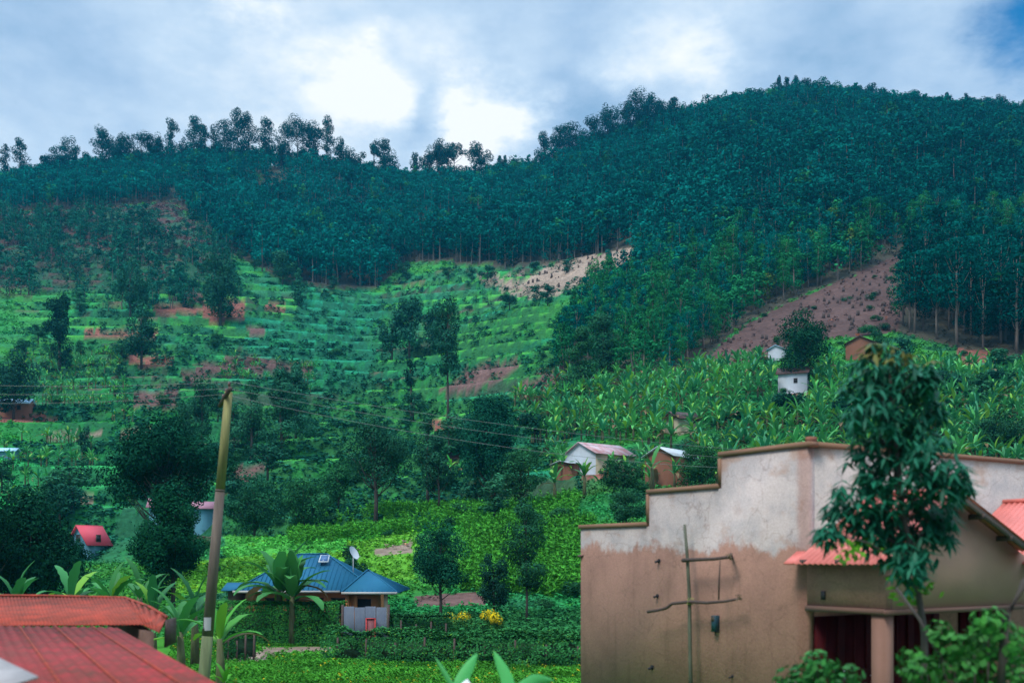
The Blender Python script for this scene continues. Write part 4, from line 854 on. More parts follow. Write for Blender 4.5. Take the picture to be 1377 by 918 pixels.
# ---------------------------------------------------------------- the big plastered building
BZ = 1.7; C0 = np.array([5.44, 19.2]); DL = np.array([-.536, .844]); DR = np.array([.844, .536]); NL = -DR; NR = -DL
DL /= np.linalg.norm(DL); DR /= np.linalg.norm(DR); NL = -DR; NR = -DL
def BP(l, r, z): q = C0 + DL * l + DR * r; return np.array([q[0], q[1], z])   # l along the left face (away), r along the right face
def solveL(px, off=0):
    a = (px - CX) / F; q = C0 + NL * off; return (q[0] - a * q[1]) / (a * DL[1] - DL[0])
def onL(px, row, off=0): l = solveL(px, off); q = C0 + NL * off + DL * l; return np.array([q[0], q[1], CZ + (HR - row) / F * q[1]])
def building():
    o = np.array([C0[0], C0[1], BZ])
    t = thing('plastered_building', 'large unfinished brown plastered building with stepped parapet and porch', 'building', o)
    m_ = bpy.data.materials.new('stained_plaster'); m_.use_nodes = True; nt = m_.node_tree; N, L = nt.nodes, nt.links; b = N['Principled BSDF']; b.inputs['Roughness'].default_value = .95; b.inputs['Specular IOR Level'].default_value = .08
    tc = N.new('ShaderNodeTexCoord'); sep = N.new('ShaderNodeSeparateXYZ'); L.new(tc.outputs['Object'], sep.inputs[0])
    def noise(sc, det=6, stretch=(1, 1, 1), rough=.6):
        mp = N.new('ShaderNodeMapping'); mp.inputs['Scale'].default_value = stretch; L.new(tc.outputs['Object'], mp.inputs[0]); n = N.new('ShaderNodeTexNoise'); n.inputs['Scale'].default_value = sc; n.inputs['Detail'].default_value = det; n.inputs['Roughness'].default_value = rough; L.new(mp.outputs[0], n.inputs['Vector']); return n.outputs[0]
    def mth(op, a, b2, c=None):
        n = N.new('ShaderNodeMath'); n.operation = op
        for i, v in enumerate((a, b2, c)):
            if v is None: continue
            if isinstance(v, (int, float)): n.inputs[i].default_value = v
            else: L.new(v, n.inputs[i])
        return n.outputs[0]
    def ramp(v, a, b2, c, d):
        n = N.new('ShaderNodeMapRange'); n.interpolation_type = 'SMOOTHSTEP'; L.new(v, n.inputs[0]); n.inputs[1].default_value = a; n.inputs[2].default_value = b2; n.inputs[3].default_value = c; n.inputs[4].default_value = d; return n.outputs[0]
    def mixc(f, a, b2):
        n = N.new('ShaderNodeMix'); n.data_type = 'RGBA'; (L.new(f, n.inputs[0]) if not isinstance(f, float) else None)
        for i, v in ((6, a), (7, b2)):
            if isinstance(v, tuple): n.inputs[i].default_value = (*v, 1)
            else: L.new(v, n.inputs[i])
        return n.outputs[2]
    z = sep.outputs[2]; zz = mth('ADD', z, mth('MULTIPLY', mth('SUBTRACT', noise(1.3, 10, (1, 1, .7), .72), .5), 1.5))
    up = ramp(zz, 3.38, 3.58, 0, 1)
    low = mixc(ramp(noise(.9), .35, .7, 0, 1), (.30, .165, .125), (.235, .13, .10)); low = mixc(ramp(noise(6, 8, (1, 1, .08), .7), .52, .7, 0, .45), low, (.17, .095, .07))
    hi = mixc(ramp(noise(1.6, 8), .38, .62, 0, 1), (.39, .33, .305), (.31, .275, .265)); hi = mixc(ramp(noise(1.0, 8, (1, 1, 1.6)), .52, .66, 0, .7), hi, (.27, .17, .125))
    col = mixc(up, low, hi)
    vo = N.new('ShaderNodeTexVoronoi'); vo.feature = 'DISTANCE_TO_EDGE'; vo.inputs['Scale'].default_value = .9; wv_ = N.new('ShaderNodeTexNoise'); wv_.inputs['Scale'].default_value = 3; wv_.inputs['Detail'].default_value = 8; L.new(tc.outputs['Object'], wv_.inputs['Vector'])
    va = N.new('ShaderNodeVectorMath'); va.operation = 'MULTIPLY_ADD'; L.new(wv_.outputs['Color'], va.inputs[0]); va.inputs[1].default_value = (.5, .5, .5); L.new(tc.outputs['Object'], va.inputs[2]); L.new(va.outputs[0], vo.inputs['Vector'])
    col = mixc(ramp(vo.outputs['Distance'], .002, .012, .35, 0), col, (.12, .07, .055))
    col = mixc(ramp(noise(.55, 10, (1, 1, 1), .75), .55, .66, 0, .35), col, (.20, .13, .10))
    # brown run-off band at the outer corner and fine grain
    edge = mth('ADD', mth('ABSOLUTE', sep.outputs[0], None), mth('MULTIPLY', mth('SUBTRACT', noise(3), .5), .12)); col = mixc(ramp(edge, .07, .16, .55, 0), col, (.24, .115, .085))
    g = noise(38, 4); sc = N.new('ShaderNodeVectorMath'); sc.operation = 'SCALE'; L.new(col, sc.inputs[0]); L.new(ramp(g, .3, .7, .86, 1.14), sc.inputs[3]); L.new(sc.outputs[0], b.inputs['Base Color'])
    bm = N.new('ShaderNodeBump'); bm.inputs['Strength'].default_value = .5; bm.inputs['Distance'].default_value = .02; L.new(noise(16, 8), bm.inputs['Height']); L.new(bm.outputs[0], b.inputs['Normal'])
    Mw = m_; Mpw = plaster('porch_plaster', (.33, .20, .145), (.24, .15, .11)); Mcol = plaster('column_plaster', (.20, .105, .08), (.15, .085, .06)); Mc = plaster('coping_plaster', (.22, .12, .08), (.15, .09, .06)); Md = mat('red_brown_door', (.045, .004, .006), .7, noise=(3, .3), spec=.05); Mroof = mat('coral_iron', (.52, .14, .115), .45, noise=(1.2, .25), spec=.35)
    TH = .2; lz = 4.03
    z1, z2, z3, z4 = 5.70, 6.41, 7.03, 7.06; l3, l2, l1 = solveL(970), solveL(873), solveL(781)
    # left face, stepped
    m = MB(); pts = [BP(0, 0, BZ - .8), BP(0, 0, z4), BP(l3, 0, z3), BP(l3, 0, z2), BP(l2, 0, z2), BP(l2, 0, z1), BP(l1, 0, z1), BP(l1, 0, BZ - .8)]
    m.slab(pts, TH, dirn=(DR[0], DR[1], 0)); m.build('left_wall', Mw, t, o)
    m = MB(); m.slab([BP(.003, TH + .002, BZ - .8), BP(.003, 11, BZ - .8), BP(.003, 11, z4), BP(.003, TH + .002, z4)], TH, dirn=(DL[0], DL[1], 0)); m.build('right_wall', Mw, t, o)
    m = MB(); m.slab([BP(l1 - .002, TH, BZ - .8), BP(l1 - .002, 9, BZ - .8), BP(l1 - .002, 9, z1), BP(l1 - .002, TH, z1)], TH, dirn=(-DL[0], -DL[1], 0)); m.build('back_wall', Mw, t, o)
    m = MB(); m.slab([BP(.3, .3, 5.2), BP(.3, 9, 5.2), BP(l1 - .3, 9, 5.2), BP(l1 - .3, .3, 5.2)], .1); m.build('roof_slab', M_tin, t, o)
    # coping along every step
    m = MB(); cw = TH + .07; ch = .10; mid = TH / 2
    def cop(l_a, l_b, z): c = (BP(l_a, mid, z) + BP(l_b, mid, z)) / 2; m.box(c + [0, 0, ch / 2 + .002], (abs(l_b - l_a) , cw, ch), DL)
    cop(-.07, l3 + .07, z4 - .012); cop(l3 + .072, l2 + .07, z2); cop(l2 + .072, l1 + .06, z1)
    for lv, za, zb in ((l3, z2 + ch + .003, z3 - .01), (l2, z1 + ch + .003, z2)): m.box(BP(lv + .035, mid, (za + zb) / 2), (.07, cw, zb - za - .004), DL)
    q = BP(mid, 5.6, z4 + ch / 2 - .004); m.box(q, (10.8, cw, ch), DR); m.build('coping', Mc, t, o)
    # porch side wall, flush with the left face, running forward to the porch front
    PF = -1.71; jf = -.25 * 0
    m = MB(); a = BP(-.002, 0, 0); 
    roofz = lambda r: 4.90 + .62 * (r + .40) if r < 1.68 else 6.19 - .45 * (r - 1.68)
    wt = roofz(0) - .03
    m.slab([BP(-.003, 0, lz), BP(PF, 0, lz), BP(PF, 0, wt), BP(-.003, 0, wt)], TH, dirn=(DR[0], DR[1], 0)); m.build('porch_side_wall', Mw, t, o)
    # gable wall above the lintel
    m = MB(); r1 = 4.15; off = PF + .003
    m.slab([BP(off, TH + .003, lz), BP(off, r1, lz), BP(off, r1, roofz(r1) - .05), BP(off, 1.68, roofz(1.68) - .05), BP(off, TH + .003, roofz(TH) - .05)], TH, dirn=(DL[0], DL[1], 0)); m.build('gable_wall', Mpw, t, o)
    m = MB(); m.box(BP(off - .03, 2.05, lz + .04), (4.2, .05, .09), DR); m.box(BP(-.85, -.02, lz + .05), (1.72, .05, .1), DL); m.build('lintel', mat('dark_lintel', (.12, .065, .05), .9), t, o)
    for r in (.12, 3.55, 6.9):
        m = MB(); m.box(BP(PF + .14, r, (BZ - .8 + lz) / 2 - .001), (.27, .24, lz - BZ + .8), DL); m.build('column', Mcol, t, o)
    # red brown doors on the wall behind the porch
    for r in (.55, 1.35, 2.6, 3.4, 4.9, 5.7):
        m = MB(); m.box(BP(-.04, r + .02, (BZ + 3.92) / 2 - .1), (.78, .06, 3.92 - BZ + .2), DR); d = m.build('door', Md, t, o)
        m = MB(); m.box(BP(-.085, r - .15, 3.4), (.04, .03, 1.0), DR); m.box(BP(-.085, r + .19, 3.4), (.04, .03, 1.0), DR); m.build('door_rib', Md, d, o)
        m = MB(); m.tube([BP(-.09, r + .3, 2.75), BP(-.14, r + .3, 2.75), BP(-.14, r + .3, 2.9)], .012, 5); m.build('handle', M_tin, d, o)
    m = MB(); m.slab([BP(PF - .2, -.1, BZ), BP(PF - .2, 9, BZ), BP(-.004, 9, BZ), BP(-.004, -.1, BZ)], .5); m.build('porch_floor', plaster('porch_cement', (.2, .17, .15)), t, o)
    # roofs of the two porches: left and right slopes
    for k, r0 in enumerate((0, 4.42)):
        rt = MB(); fr = PF - .32
        def rp(l, r): return BP(l, r + r0, roofz(r))
        corr(rt, rp(-.34 * 0 - .012, -.40), rp(fr, -.40), rp(fr, 1.68), rp(-.012, 1.68), 16, .016)
        corr(rt, rp(-.012, 3.98 if k == 0 else 4.0), rp(fr, 3.98 if k == 0 else 4.0), rp(fr, 1.70), rp(-.012, 1.70), 16, .016)
        if k == 0: corr(rt, BP(.2, -.40, roofz(-.4)), BP(-.012, -.40, roofz(-.4)), BP(-.012, -.04, roofz(-.04)), BP(.2, -.04, roofz(-.04)), 4, .016)
        rf = rt.build('porch_roof', Mroof, t, o)
        m = MB(); m.tube([rp(-.012, 1.69) + [0, 0, .03], rp(fr - .01, 1.69) + [0, 0, .03]], .05, 8); m.build('ridge_cap', Mroof, rf, o)
        m = MB()   # barge boards at the gable front
        for ra, rb in ((-.42, 1.69), (1.70, 4.0)):
            A, B = rp(fr + .02, ra), rp(fr + .02, rb); dz = np.array([0, 0, .13]); m.slab([A - dz - [0, 0, .03], B - dz - [0, 0, .03], B - [0, 0, .035], A - [0, 0, .035]], .03, dirn=(DL[0], DL[1], 0))
        m.build('barge_board', M_fascia, rf, o)
        for r in (2.35, 3.2):
            m = MB(); m.box(rp(PF - .17, r) - [0, 0, .14], (.3, .08, .1), DL); m.build('rafter_end', M_wood, rf, o)
        for l in (-.2, -1.0):
            m = MB(); m.box(rp(l, -.2) - [0, 0, .09], (.07, .36, .08), DL); m.build('rafter_end', M_wood, rf, o)
    # openings and small things fixed to the wall
    m = MB(); m.box(BP(off - .004, 1.78, 5.62), (.17, .02, .15), DR); m.build('gable_vent', M_darkin, t, o)
    q = onL(1107, 800, .012); m = MB(); m.box(q, (.09, .03, .16), DL); m.build('wall_vent', M_darkin, t, o)
    for (p, r, s) in ((886, 754, .055), (884, 801, .05), (877, 897, .06), (985, 909, .035)):
        q = onL(p, r, .004); m = MB(); a = np.arange(10) * math.pi * .2; u = np.array([DL[0], DL[1], 0]); ring = q + s * ((np.cos(a) * (1 + .25 * np.sin(a * 3)))[:, None] * u + np.sin(a)[:, None] * np.array([0, 0, 1.])); m.add(ring, [list(range(10))]); m.tube([q + np.array([NL[0], NL[1], 0]) * .0, q + np.array([NL[0], NL[1], 0]) * .10 + [0, 0, -.02]], s * .5, 6); m.build('scaffold_hole', M_darkin, t, o)
    q = onL(962, 838, .07); m = MB(); m.box(q, (.10, .14, .33), DL); bx = m.build('wall_box', mat('teal_box', (.015, .05, .07), .4), t, o)
    m = MB(); m.box(q + np.array([NL[0], NL[1], 0]) * .075 + [0, 0, .1], (.08, .012, .1), DL); m.build('lid', M_fascia, bx, o); m = MB(); m.tube([q + [0, 0, -.165], q + [0, 0, -.24]], .02, 6); m.build('outlet', M_fascia, bx, o)
    # small tin canopy and stub at the far left end, brick stub on the top
    m = MB(); q = BP(l1 + .03, .3, 5.12); m.slab([q + [0, 0, 0], q + [.0, -.35, -.02], q + [-.28, -.25, -.10], q + [-.28, .3, -.08]], .03); m.build('end_canopy', M_brownr, t, o)
    m = MB(); m.box(BP(.12, .25, z4 + ch + .05), (.18, .12, .1), DR); m.build('brick_stub', M_brick, t, o)
building()

def rack():
    b = onL(928, 918, .32); b[2] = BZ - .1; t = thing('scaffold_pole', 'rough green pole with two crooked cross branches tied on, leaning at the brown wall', 'scaffold pole', b)
    Mp = mat('green_pole', (.075, .08, .055), .8, noise=(9, .5), stretch=(1, 1, .2))
    m = MB(); m.tube([b + [.03, -.02, 0], onL(928, 880, .32), onL(927, 800, .30), onL(924, 745, .28), onL(920.5, 705, .26)], [.042, .04, .038, .034, .028], 8); m.build('pole', Mp, t, b, smooth=True)
    m = MB(); m.tube([onL(918, 753, .36), onL(935, 752, .35), onL(960, 751, .34), onL(982, 748.5, .3)], [.045, .04, .034, .034], 7); m.tube([onL(983, 751, .3), onL(983, 744, .25)], .03, 5); m.tube([onL(984, 750, .3), onL(984, 748, .0)], .03, 5); m.build('cross_branch', M_wood, t, b, smooth=True)
    m = MB(); m.tube([onL(871, 822, .42), onL(884, 820, .4), onL(896, 817, .4), onL(904, 811, .38), onL(928, 808.5, .36), onL(950, 810, .34), onL(975, 808, .32), onL(996, 804, .26)], [.035, .032, .034, .034, .036, .032, .028, .024], 7); m.build('cross_branch', M_wood, t, b, smooth=True)
    m = MB(); m.tube([onL(968.5, 753, .33), onL(967, 780, .32), onL(966.5, 806, .33)], [.008, .018, .016], 6); m.build('hanging_stick', M_wood, t, b)
    for (p, r) in ((928, 808), (994, 803), (981, 748)):
        m = MB()
        for k in range(6):
            q = onL(p, r, .34); a = rng.random(3) - .5; m.tube([q + a * [.12, .08, .12], q + (rng.random(3) - .5) * [.16, .08, .16], q + (rng.random(3) - .5) * [.14, .08, .16]], .007, 4)
        m.build('binding', mat('twine', (.25, .27, .08) if p == 928 else (.2, .14, .09), .9), t, b)
rack()

# ---------------------------------------------------------------- red roof shed in the near left corner
def shed():
    o = np.array([-9, 17, 0.]); t = thing('red_roofed_shed', 'near shed with faded red corrugated iron roof and worn edges', 'shed', o)
    Mr = mat('faded_red_iron', (.29, .028, .032), .65, noise=(2.6, 1.0), col2=(.085, .034, .024), spec=.12, bump=(3, .3, .02)); Mr2 = mat('rusty_red_iron', (.36, .055, .034), .7, noise=(2.4, 1.0), col2=(.10, .036, .026), spec=.1, bump=(5, .5, .03))
    A = P(157, 843, 18.5); B = P(322, 935, 10.5); d = B - A
    w = np.array([-1, -.12, .02]) * 14
    m = MB(); corr(m, A + w, A, B, B + w, 92, .013); ro = m.build('roof', Mr, t, o, smooth=False)
    m = MB()   # seam laps running with the sheets
    for k in (.07, .17, .265, .36, .46, .56, .66): q = A + w * k * .45; m.slab([q + [0, 0, .024], q + d + [0, 0, .024], q + d + [.035, 0, .03], q + [.035, 0, .03]], .008)
    m.build('sheet_lap', Mr2, ro, o)
    m = MB(); u = d / np.linalg.norm(d); q = A + w * .6
    m.slab([P(-60, 868, 13) + [0, 0, .1], P(52, 925, 10.2) + [0, 0, .1], P(-60, 960, 9.6) + [0, 0, .1]], .02); m.build('pale_sheet', mat('bare_iron', (.30, .27, .26), .6, noise=(2, .2)), ro, o)
    # upper lean roof behind, with a lifted torn edge
    Cc = P(168, 803, 22.5); D = P(224, 829, 18.6); m = MB(); E = P(-120, 801, 22.5); 
    corr(m, E, Cc, P(192, 843, 18.6) + [0, 0, .06], P(-120, 846, 18.6) + [0, 0, .06], 60, .010)
    corr(m, Cc, D, P(214, 848, 18.3) + [0, 0, -.02], P(192, 845, 18.58) + [0, 0, .08], 6, .018); up = m.build('upper_roof', Mr2, t, o)
    m = MB(); m.tube([E + [0, 0, .02], P(60, 801, 22.5) + [0, 0, .01], Cc + [0, 0, .0], P(200, 815, 20.4), D], .03, 6); m.build('ridge_cap', Mr2, up, o)
    # walls
    Mb = mat('dark_mud_wall', (.10, .055, .04), .95, noise=(2, .3)); a = A + [-.35, -.05, -.12]; b = B + [-.45, -.1, -.1]
    m = MB(); m.slab([[a[0], a[1], -.4], [b[0], b[1], -.4], [b[0], b[1], b[2]], [a[0], a[1], a[2]]], .2, dirn=(-.88, -.47, 0)); e = P(214, 848, 18.3); f = P(170, 808, 22)
    m.slab([[e[0] - .1, e[1] + .02, -.4], [f[0] - .2, f[1], -.4], [f[0] - .2, f[1], f[2] - .2], [e[0] - .1, e[1] + .02, D[2] - .25]], .2, dirn=(-.9, -.1, 0)); m.build('wall', Mb, t, o)
    m = MB(); q = P(222, 832, 18.5); m.slab([q + [0, 0, -.02], q + [0, .5, 0], q + [0, .5, -.45], q + [-.02, 0, -.5]], .04); m.build('fascia', M_wood, up, o)
shed()

# ---------------------------------------------------------------- utility pole and wires
def upole():
    b = P(268, 1000, 32); b[2] = -.3; top = P(307.5, 527, 32); t = thing('utility_pole', 'tall leaning wooden utility pole with short dark crossarm and white tag', 'utility pole', b)
    Mp = mat('pole_timber', (.16, .15, .055), .8, noise=(5, .5), stretch=(1, 1, .12)); Mp2 = mat('pole_timber_lower', (.10, .075, .06), .85, noise=(5, .4), stretch=(1, 1, .12)); Mp3 = mat('pole_timber_base', (.10, .12, .055), .85, noise=(5, .4), stretch=(1, 1, .12))
    f = lambda k: b + (top - b) * k
    m = MB(); m.tube([f(0), f(.28)], [.19, .17], 14); m.build('pole_foot', Mp3, t, b, smooth=True)
    m = MB(); m.tube([f(.279), f(.71)], [.169, .142], 14); m.build('pole_middle', Mp2, t, b, smooth=True)
    m = MB(); m.tube([f(.709), f(1)], [.141, .122], 14); m.build('pole_shaft', Mp, t, b, smooth=True)
    m = MB(); m.tube([f(.706), f(.712)], [.149, .149], 14); m.build('band', M_fascia, t, b)
    c = top + [0, -.16, -.1]; ax = np.array([.42, -.9, .22]); 
    m = MB(); m.tube([c - ax * .75 + [-.1, 0, -.08], c + ax * .5], .075, 6); arm = m.build('crossarm', M_wood, t, b)
    for k, s in enumerate((-.7, -.2, .35)):
        q = c + ax * s + [0, 0, .06]; m = MB(); m.tube([q, q + [0, 0, .12], q + [0, 0, .2]], [.015, .05, .03], 8); m.build('insulator', mat('brown_porcelain_%d' % k, (.07, .04, .035), .3), arm, b)
    # white tag wrapped on the camera side of the pole
    k = (CZ + (HR - 838) / F * 32 - b[2]) / (top[2] - b[2]); q = f(k); m = MB(); a = np.linspace(-2.3, -.9, 7); ring = np.stack([np.cos(a) * .173, np.sin(a) * .173, np.zeros(7)], 1)
    V = np.vstack([q + ring + [0, 0, -.2], q + ring + [.012, 0, .2]]); m.add(V, [[i, i + 1, 8 + i, 7 + i] for i in range(6)]); m.build('tag', mat('white_tag', (.28, .27, .29), .6), t, b)
    return top, c, ax
top, pc, pax = upole()
Mwire = mat('wire', (.16, .17, .17), .5)
def wire(label, a, b, sag, n=24, r=.0055):
    a = np.array(a); b = np.array(b); s = np.linspace(0, 1, n)[:, None]; p = a + (b - a) * s; p[:, 2] -= (4 * sag * s * (1 - s))[:, 0]
    m = MB(); m.tube(p, r, 5); o = m.build('power_line', Mwire, None, a, smooth=True); tag(o, label, 'power line', 'power lines carried by the utility pole')
zt = pc + [0, 0, .26]
wire('upper power line running left from the pole across the terraces', zt + pax * .35, P(-260, 503, 34), .25)
wire('middle power line running left from the pole across the terraces', zt - pax * .2, P(-260, 518, 35), .25)
wire('lower power line running left from the pole across the terraces', zt - pax * .7, P(-260, 530, 36), .3)
wire('upper power line running right from the pole toward the building', zt + pax * .35, P(1120, 612, 44), .35, r=.006)
wire('middle power line running right from the pole toward the building', zt - pax * .2, P(1120, 622, 45), .45, r=.006)
wire('lower power line running right from the pole toward the building', zt - pax * .7, P(1120, 630, 46), .7, r=.007)

# ---------------------------------------------------------------- banana plants close by
B = (.04, .19, .045)
for a in [('lone banana plant with drooping leaves left in front of the blue roof', 376, 60.3, 5.9, 15, B, 'banana plants at the blue roofed house', .85, 3.3), ('banana plant with upright leaves right in front of the blue roof', 393, 59.6, 5.3, 14, (.05, .22, .05), 'banana plants at the blue roofed house', .8, 3.0),
          ('tall banana plant between the red roof and the utility pole', 243, 38, 4.0, 10, B, 'banana plants behind the red roof'), ('banana plant right behind the utility pole', 296, 36, 3.8, 9, (.055, .24, .03), 'banana plants behind the red roof'),
          ('young bright banana plant at the foot of the utility pole', 302, 33, 1.7, 6, (.07, .27, .02), 'banana plants behind the red roof'), ('banana plant behind the torn corner of the red roof', 205, 44, 4.4, 10, (.03, .16, .05), 'banana plants behind the red roof'),
          ('banana plant third from the left behind the red roof', 150, 52, 5.2, 11, B, 'banana plants behind the red roof'), ('banana plant second from the left behind the red roof', 95, 54, 5.2, 10, (.035, .17, .05), 'banana plants behind the red roof'),
          ('leftmost banana plant behind the red roof', 20, 52, 4.8, 10, (.03, .15, .045), 'banana plants behind the red roof'), ('banana plant above the red roof beside the leafy tree', 188, 58, 5.4, 10, B, 'banana plants behind the red roof'),
          ('dark banana plant left of the pole beneath the leafy tree', 262, 46, 4.6, 10, (.025, .14, .045), 'banana plants behind the red roof'),
          ('banana plant below the white gabled house, left one', 746, 116, 5.2, 10, B, 'banana plants below the white gabled house'), ('banana plant below the white gabled house, right one', 786, 118, 5.0, 10, B, 'banana plants below the white gabled house'),
          ('tall banana plant between the white house and the brick house', 877, 113, 6.2, 9, (.05, .22, .05), 'banana plants below the white gabled house')]:
    banana(a[0], a[1], a[2], a[3], a[4], a[5], a[6], **(dict(lw=a[7], ll=a[8]) if len(a) > 7 else {}))
def near_banana():
    b = P(655, 918, 13.5); b[2] = .2; t = thing('banana_plant', 'near banana plant whose leaf tips rise into the bottom edge', 'banana plant', b)
    lf = MB()
    for pts, w in (([(655, 1010), (618, 940), (598, 905), (584, 882)], 4), ([(655, 1010), (615, 925), (628, 900), (642, 878)], 9), ([(655, 1010), (690, 940), (679, 905), (663, 874)], 9), ([(655, 1010), (700, 925), (720, 912), (745, 915)], 8), ([(655, 1010), (600, 960), (570, 950)], 9)):
        q = [P(a, c, 13.5 + .12 * k) for k, (a, c) in enumerate(pts)]; ss = np.linspace(0, 1, 12); P3 = np.stack([np.interp(ss * (len(q) - 1), range(len(q)), [v[k] for v in q]) for k in range(3)], 1)
        vs = []
        for k, v in enumerate(P3):
            d = P3[min(k + 1, 11)] - P3[max(k - 1, 0)]; d /= np.linalg.norm(d); sd = np.cross(d, [0, -1, .3]); sd /= np.linalg.norm(sd); wd = w / F * 13.5 * (math.sin(math.pi * min(1, .08 + .92 * ss[k])) ** .6 if ss[k] > .35 else .25)
            vs += [v + sd * wd + [0, .03, 0], v, v - sd * wd + [0, .04, 0]]
        f = []
        for k in range(11): f += [[3 * k, 3 * k + 1, 3 * k + 4, 3 * k + 3], [3 * k + 1, 3 * k + 2, 3 * k + 5, 3 * k + 4]]
        lf.add(vs, f, np.array((.05, .26, .07)) * (.8 + .4 * rng.random()))
    lf.build('leaves', M_leafgl, t, b); m = MB(); m.tube([b, P(655, 1010, 13.5)], [.12, .08], 8); m.build('stem', M_stem, t, b, smooth=True)
near_banana()
# yellow flowering bushes
for lab, p, Y, w in (('yellow flowering bush right of the open crowned tree', 619, 60, 1.4), ('second yellow flowering bush left of the thin trunk', 658, 61, 1.1), ('small yellow flowering bush farthest right in the garden', 668, 59, .7)):
    g = G(p, Y); t = thing('flowering_bush', lab, 'bush', g, 'yellow bushes in the garden'); m = MB()
    for k in range(5): clump(m, ((rng.random() - .5) * w, (rng.random() - .5) * .5, 1.0 + .3 * rng.random()), (w * .35, .4, .55), 110, .12, (.03, .11, .03))
    m.build('foliage', M_leaf, t); m = MB()
    for k in range(4): clump(m, ((rng.random() - .5) * w * .9, -.1 + (rng.random() - .5) * .4, 1.45 + .25 * rng.random()), (w * .3, .35, .28), 90, .11, (.46, .38, .015), .2)
    m.build('blossoms', M_leaf, t)

# ---------------------------------------------------------------- foreground foliage
def pinnate_tree():
    Y = 13.0; b = np.array([X_(1246, Y), Y, .9]); t = thing('foreground_tree', 'near slender tree with drooping dark glossy leaves in front of the porch', 'tree', b)
    tk = [P(1252, 1000, Y), P(1243, 850, Y), P(1232, 780, Y), P(1215, 690, Y), P(1205, 600, Y), P(1198, 530, Y), P(1196, 480, Y)]; m = MB(); m.tube([b] + tk[1:], [.06, .045, .04, .035, .03, .02, .012], 8)
    br = []; cen = []
    E = [(1185, 492, 42), (1222, 505, 46), (1158, 518, 36), (1235, 545, 44), (1180, 555, 46), (1215, 590, 60), (1252, 625, 50), (1275, 640, 34), (1290, 655, 22), (1180, 612, 50), (1205, 650, 70), (1158, 668, 48), (1130, 692, 34), (1115, 714, 20), (1250, 690, 56), (1215, 715, 66), (1182, 706, 42), (1225, 755, 42), (1262, 700, 36), (1150, 560, 20), (1248, 505, 22)]
    mats = MB()
    for (p, r, s) in E:
        c = P(p, r, Y + rng.uniform(-.5, .5)); tr = P(1205 + (r - 600) * .16, min(770, r + 50), Y); m.tube([tr, (tr + c) / 2 + [0, 0, .08], c], [.022, .014, .006], 5)
        for j in range(int(s * 1.2)):
            q = c + rand_unit(1)[0] * np.array([s, s * .8, s * 1.0]) * .0093 * .86 * rng.random() ** .4; L = .15 + .10 * rng.random(); a = rng.random() * 6.28
            for l in range(int(rng.integers(3, 6))):   # a whorl of hanging leaflets
                aa = a + l * 1.25; el = -.15 - 1.0 * rng.random(); d = np.array([math.cos(aa) * math.cos(el), math.sin(aa) * math.cos(el), math.sin(el)]); sd = np.cross(d, [0, 0, 1]); sd /= np.linalg.norm(sd) + 1e-9; w = .023 + .012 * rng.random(); up = np.cross(sd, d)
                v = [q, q + d * L * .35 + sd * w - up * w * .25, q + d * L - [0, 0, .03], q + d * L * .35 - sd * w - up * w * .25, q + d * L * .5]
                young = r < 520 and p < 1230 and q[2] > c[2] + .12; col = np.array((.10, .10, .022) if (young and rng.random() < .5) else (.008, .095, .052)) * (.6 + .8 * rng.random())
                mats.add(v, [[0, 1, 4], [1, 2, 4], [0, 4, 3], [4, 2, 3]], col)
    mats.build('leaves', M_leafgl, t, b); m.build('trunk', M_bark, t, b, smooth=True)
    m2 = MB()
    for (p, r, n) in ((1140, 745, 16), (1160, 732, 14), (1178, 735, 10), (1225, 800, 22), (1240, 790, 16), (1212, 790, 10), (1130, 738, 8), (1205, 770, 8)):
        for j in range(n):
            q = P(p + rng.normal() * 9, r + rng.normal() * 8, Y - .1 + rng.random() * .3); n_ = rand_unit(1) + [[0, -.4, .7]]; m2.cards(q[None], .12, n_, np.array([[.10, .30, .02]]) * (.6 + .7 * rng.random()), .6)
    m2.build('young_leaves', M_leafgl, t, b)
pinnate_tree()
def near_bush(name, label, blobs, Y, col, size, bz=.6, stems=()):
    b = P(blobs[0][0], 918, Y); b[2] = bz; t = thing(name, label, 'bush', b); m = MB()
    for (p, r, w, n) in blobs:
        c = P(p, r, Y + rng.uniform(-.3, .3)); s = w / F * Y
        clump(m, c, (s, s * .8, s * .75), n, size, np.array(col) * rng.uniform(.7, 1.2), .4, .6, .4, fill=.3)
    m.build('foliage', M_leafgl, t, b); m = MB()
    for (p, r, w, n) in blobs: m.tube([b, (b + P(p, r, Y)) / 2 + [.05, 0, 0], P(p, r, Y)], [.03, .02, .008], 5)
    m.build('branches', M_bark, t, b)
    for (pts, rad) in stems: m = MB(); m.tube([P(*q) for q in pts], rad, 7); m.build('stem', M_bark, t, b, smooth=True)
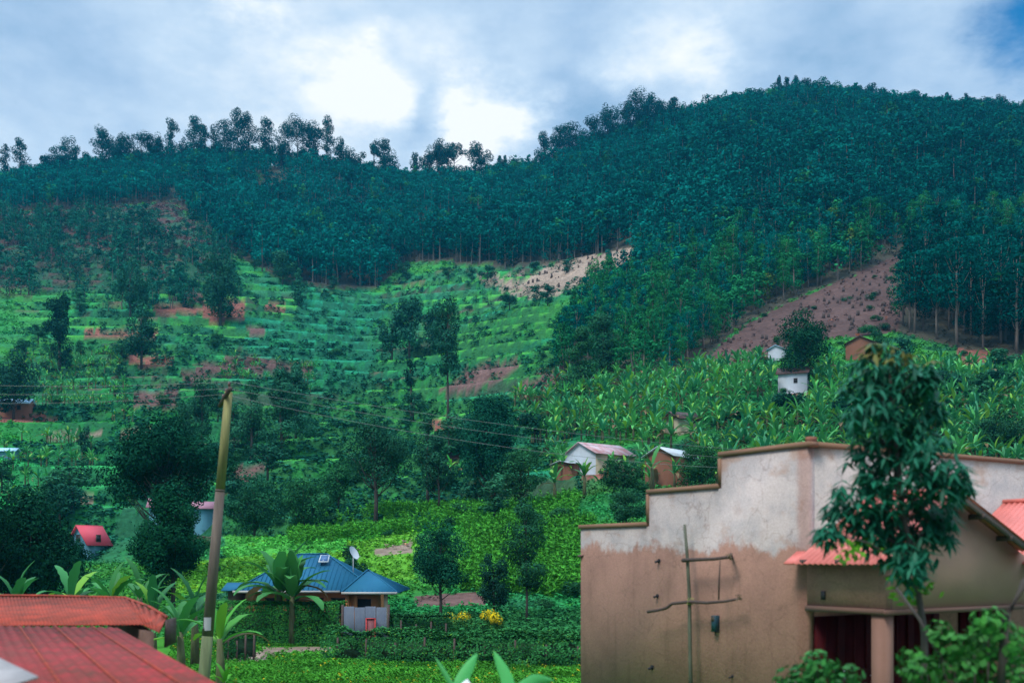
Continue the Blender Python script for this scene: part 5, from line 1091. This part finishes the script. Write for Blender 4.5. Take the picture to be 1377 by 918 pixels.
near_bush('near_bush', 'large dark leafy bush filling the lower right corner before the porch', [(1310, 880, 40, 170), (1345, 860, 45, 190), (1280, 865, 30, 110), (1290, 910, 55, 220), (1360, 905, 45, 200), (1240, 905, 35, 120), (1330, 835, 26, 70), (1262, 848, 20, 50), (1225, 880, 18, 40)], 11.5, (.03, .15, .028), .11,
          stems=[([(1275, 930, 11.6), (1262, 880, 11.6), (1235, 830, 11.7), (1205, 790, 11.8)], .018), ([(1345, 930, 11.4), (1352, 830, 11.4), (1377, 785, 11.4), (1400, 760, 11.4)], .045)])
near_bush('near_bush', 'small dark leafy bush at the bottom edge under the porch', [(1100, 905, 36, 150), (1070, 915, 30, 110), (1135, 912, 30, 110), (1098, 890, 22, 70)], 12.0, (.022, .13, .03), .10)
# white sheet corner at the bottom edge
m = MB(); q = P(628, 912, 13); m.slab([q, q + [.09, .02, -.12], q + [.1, 0, -.3], q + [-.2, 0, -.3], q + [-.12, .02, -.1]], .01); o = m.build('white_signboard', mat('white_board', (.6, .62, .65), .6), None, q); tag(o, 'pointed tip of a small white board between the near banana leaves', 'board')
m = MB(); m.tube([(0, 0, -.28), (0, .03, -3.9 + .3)], .03, 6); m.build('post', M_wood, o)
#@@HAZE
zt_ = float(ZG.max()) + 30
m = MB(); x0, x1, y0, y1, z0, z1 = -895., 895., -25., 895., -2., zt_
m.add([(x0, y0, z0), (x1, y0, z0), (x1, y1, z0), (x0, y1, z0), (x0, y0, z1), (x1, y0, z1), (x1, y1, z1), (x0, y1, z1)], [[3, 2, 1, 0], [4, 5, 6, 7], [0, 1, 5, 4], [1, 2, 6, 5], [2, 3, 7, 6], [3, 0, 4, 7]])
M_haze = bpy.data.materials.new('haze_air'); M_haze.use_nodes = True; nt = M_haze.node_tree; nt.nodes.remove(nt.nodes['Principled BSDF']); pv = nt.nodes.new('ShaderNodeVolumePrincipled')
pv.inputs['Color'].default_value = (.05, .55, .90, 1); pv.inputs['Density'].default_value = .00013; nt.links.new(pv.outputs[0], nt.nodes['Material Output'].inputs['Volume'])
tag(m.build('haze', M_haze), kind='stuff')
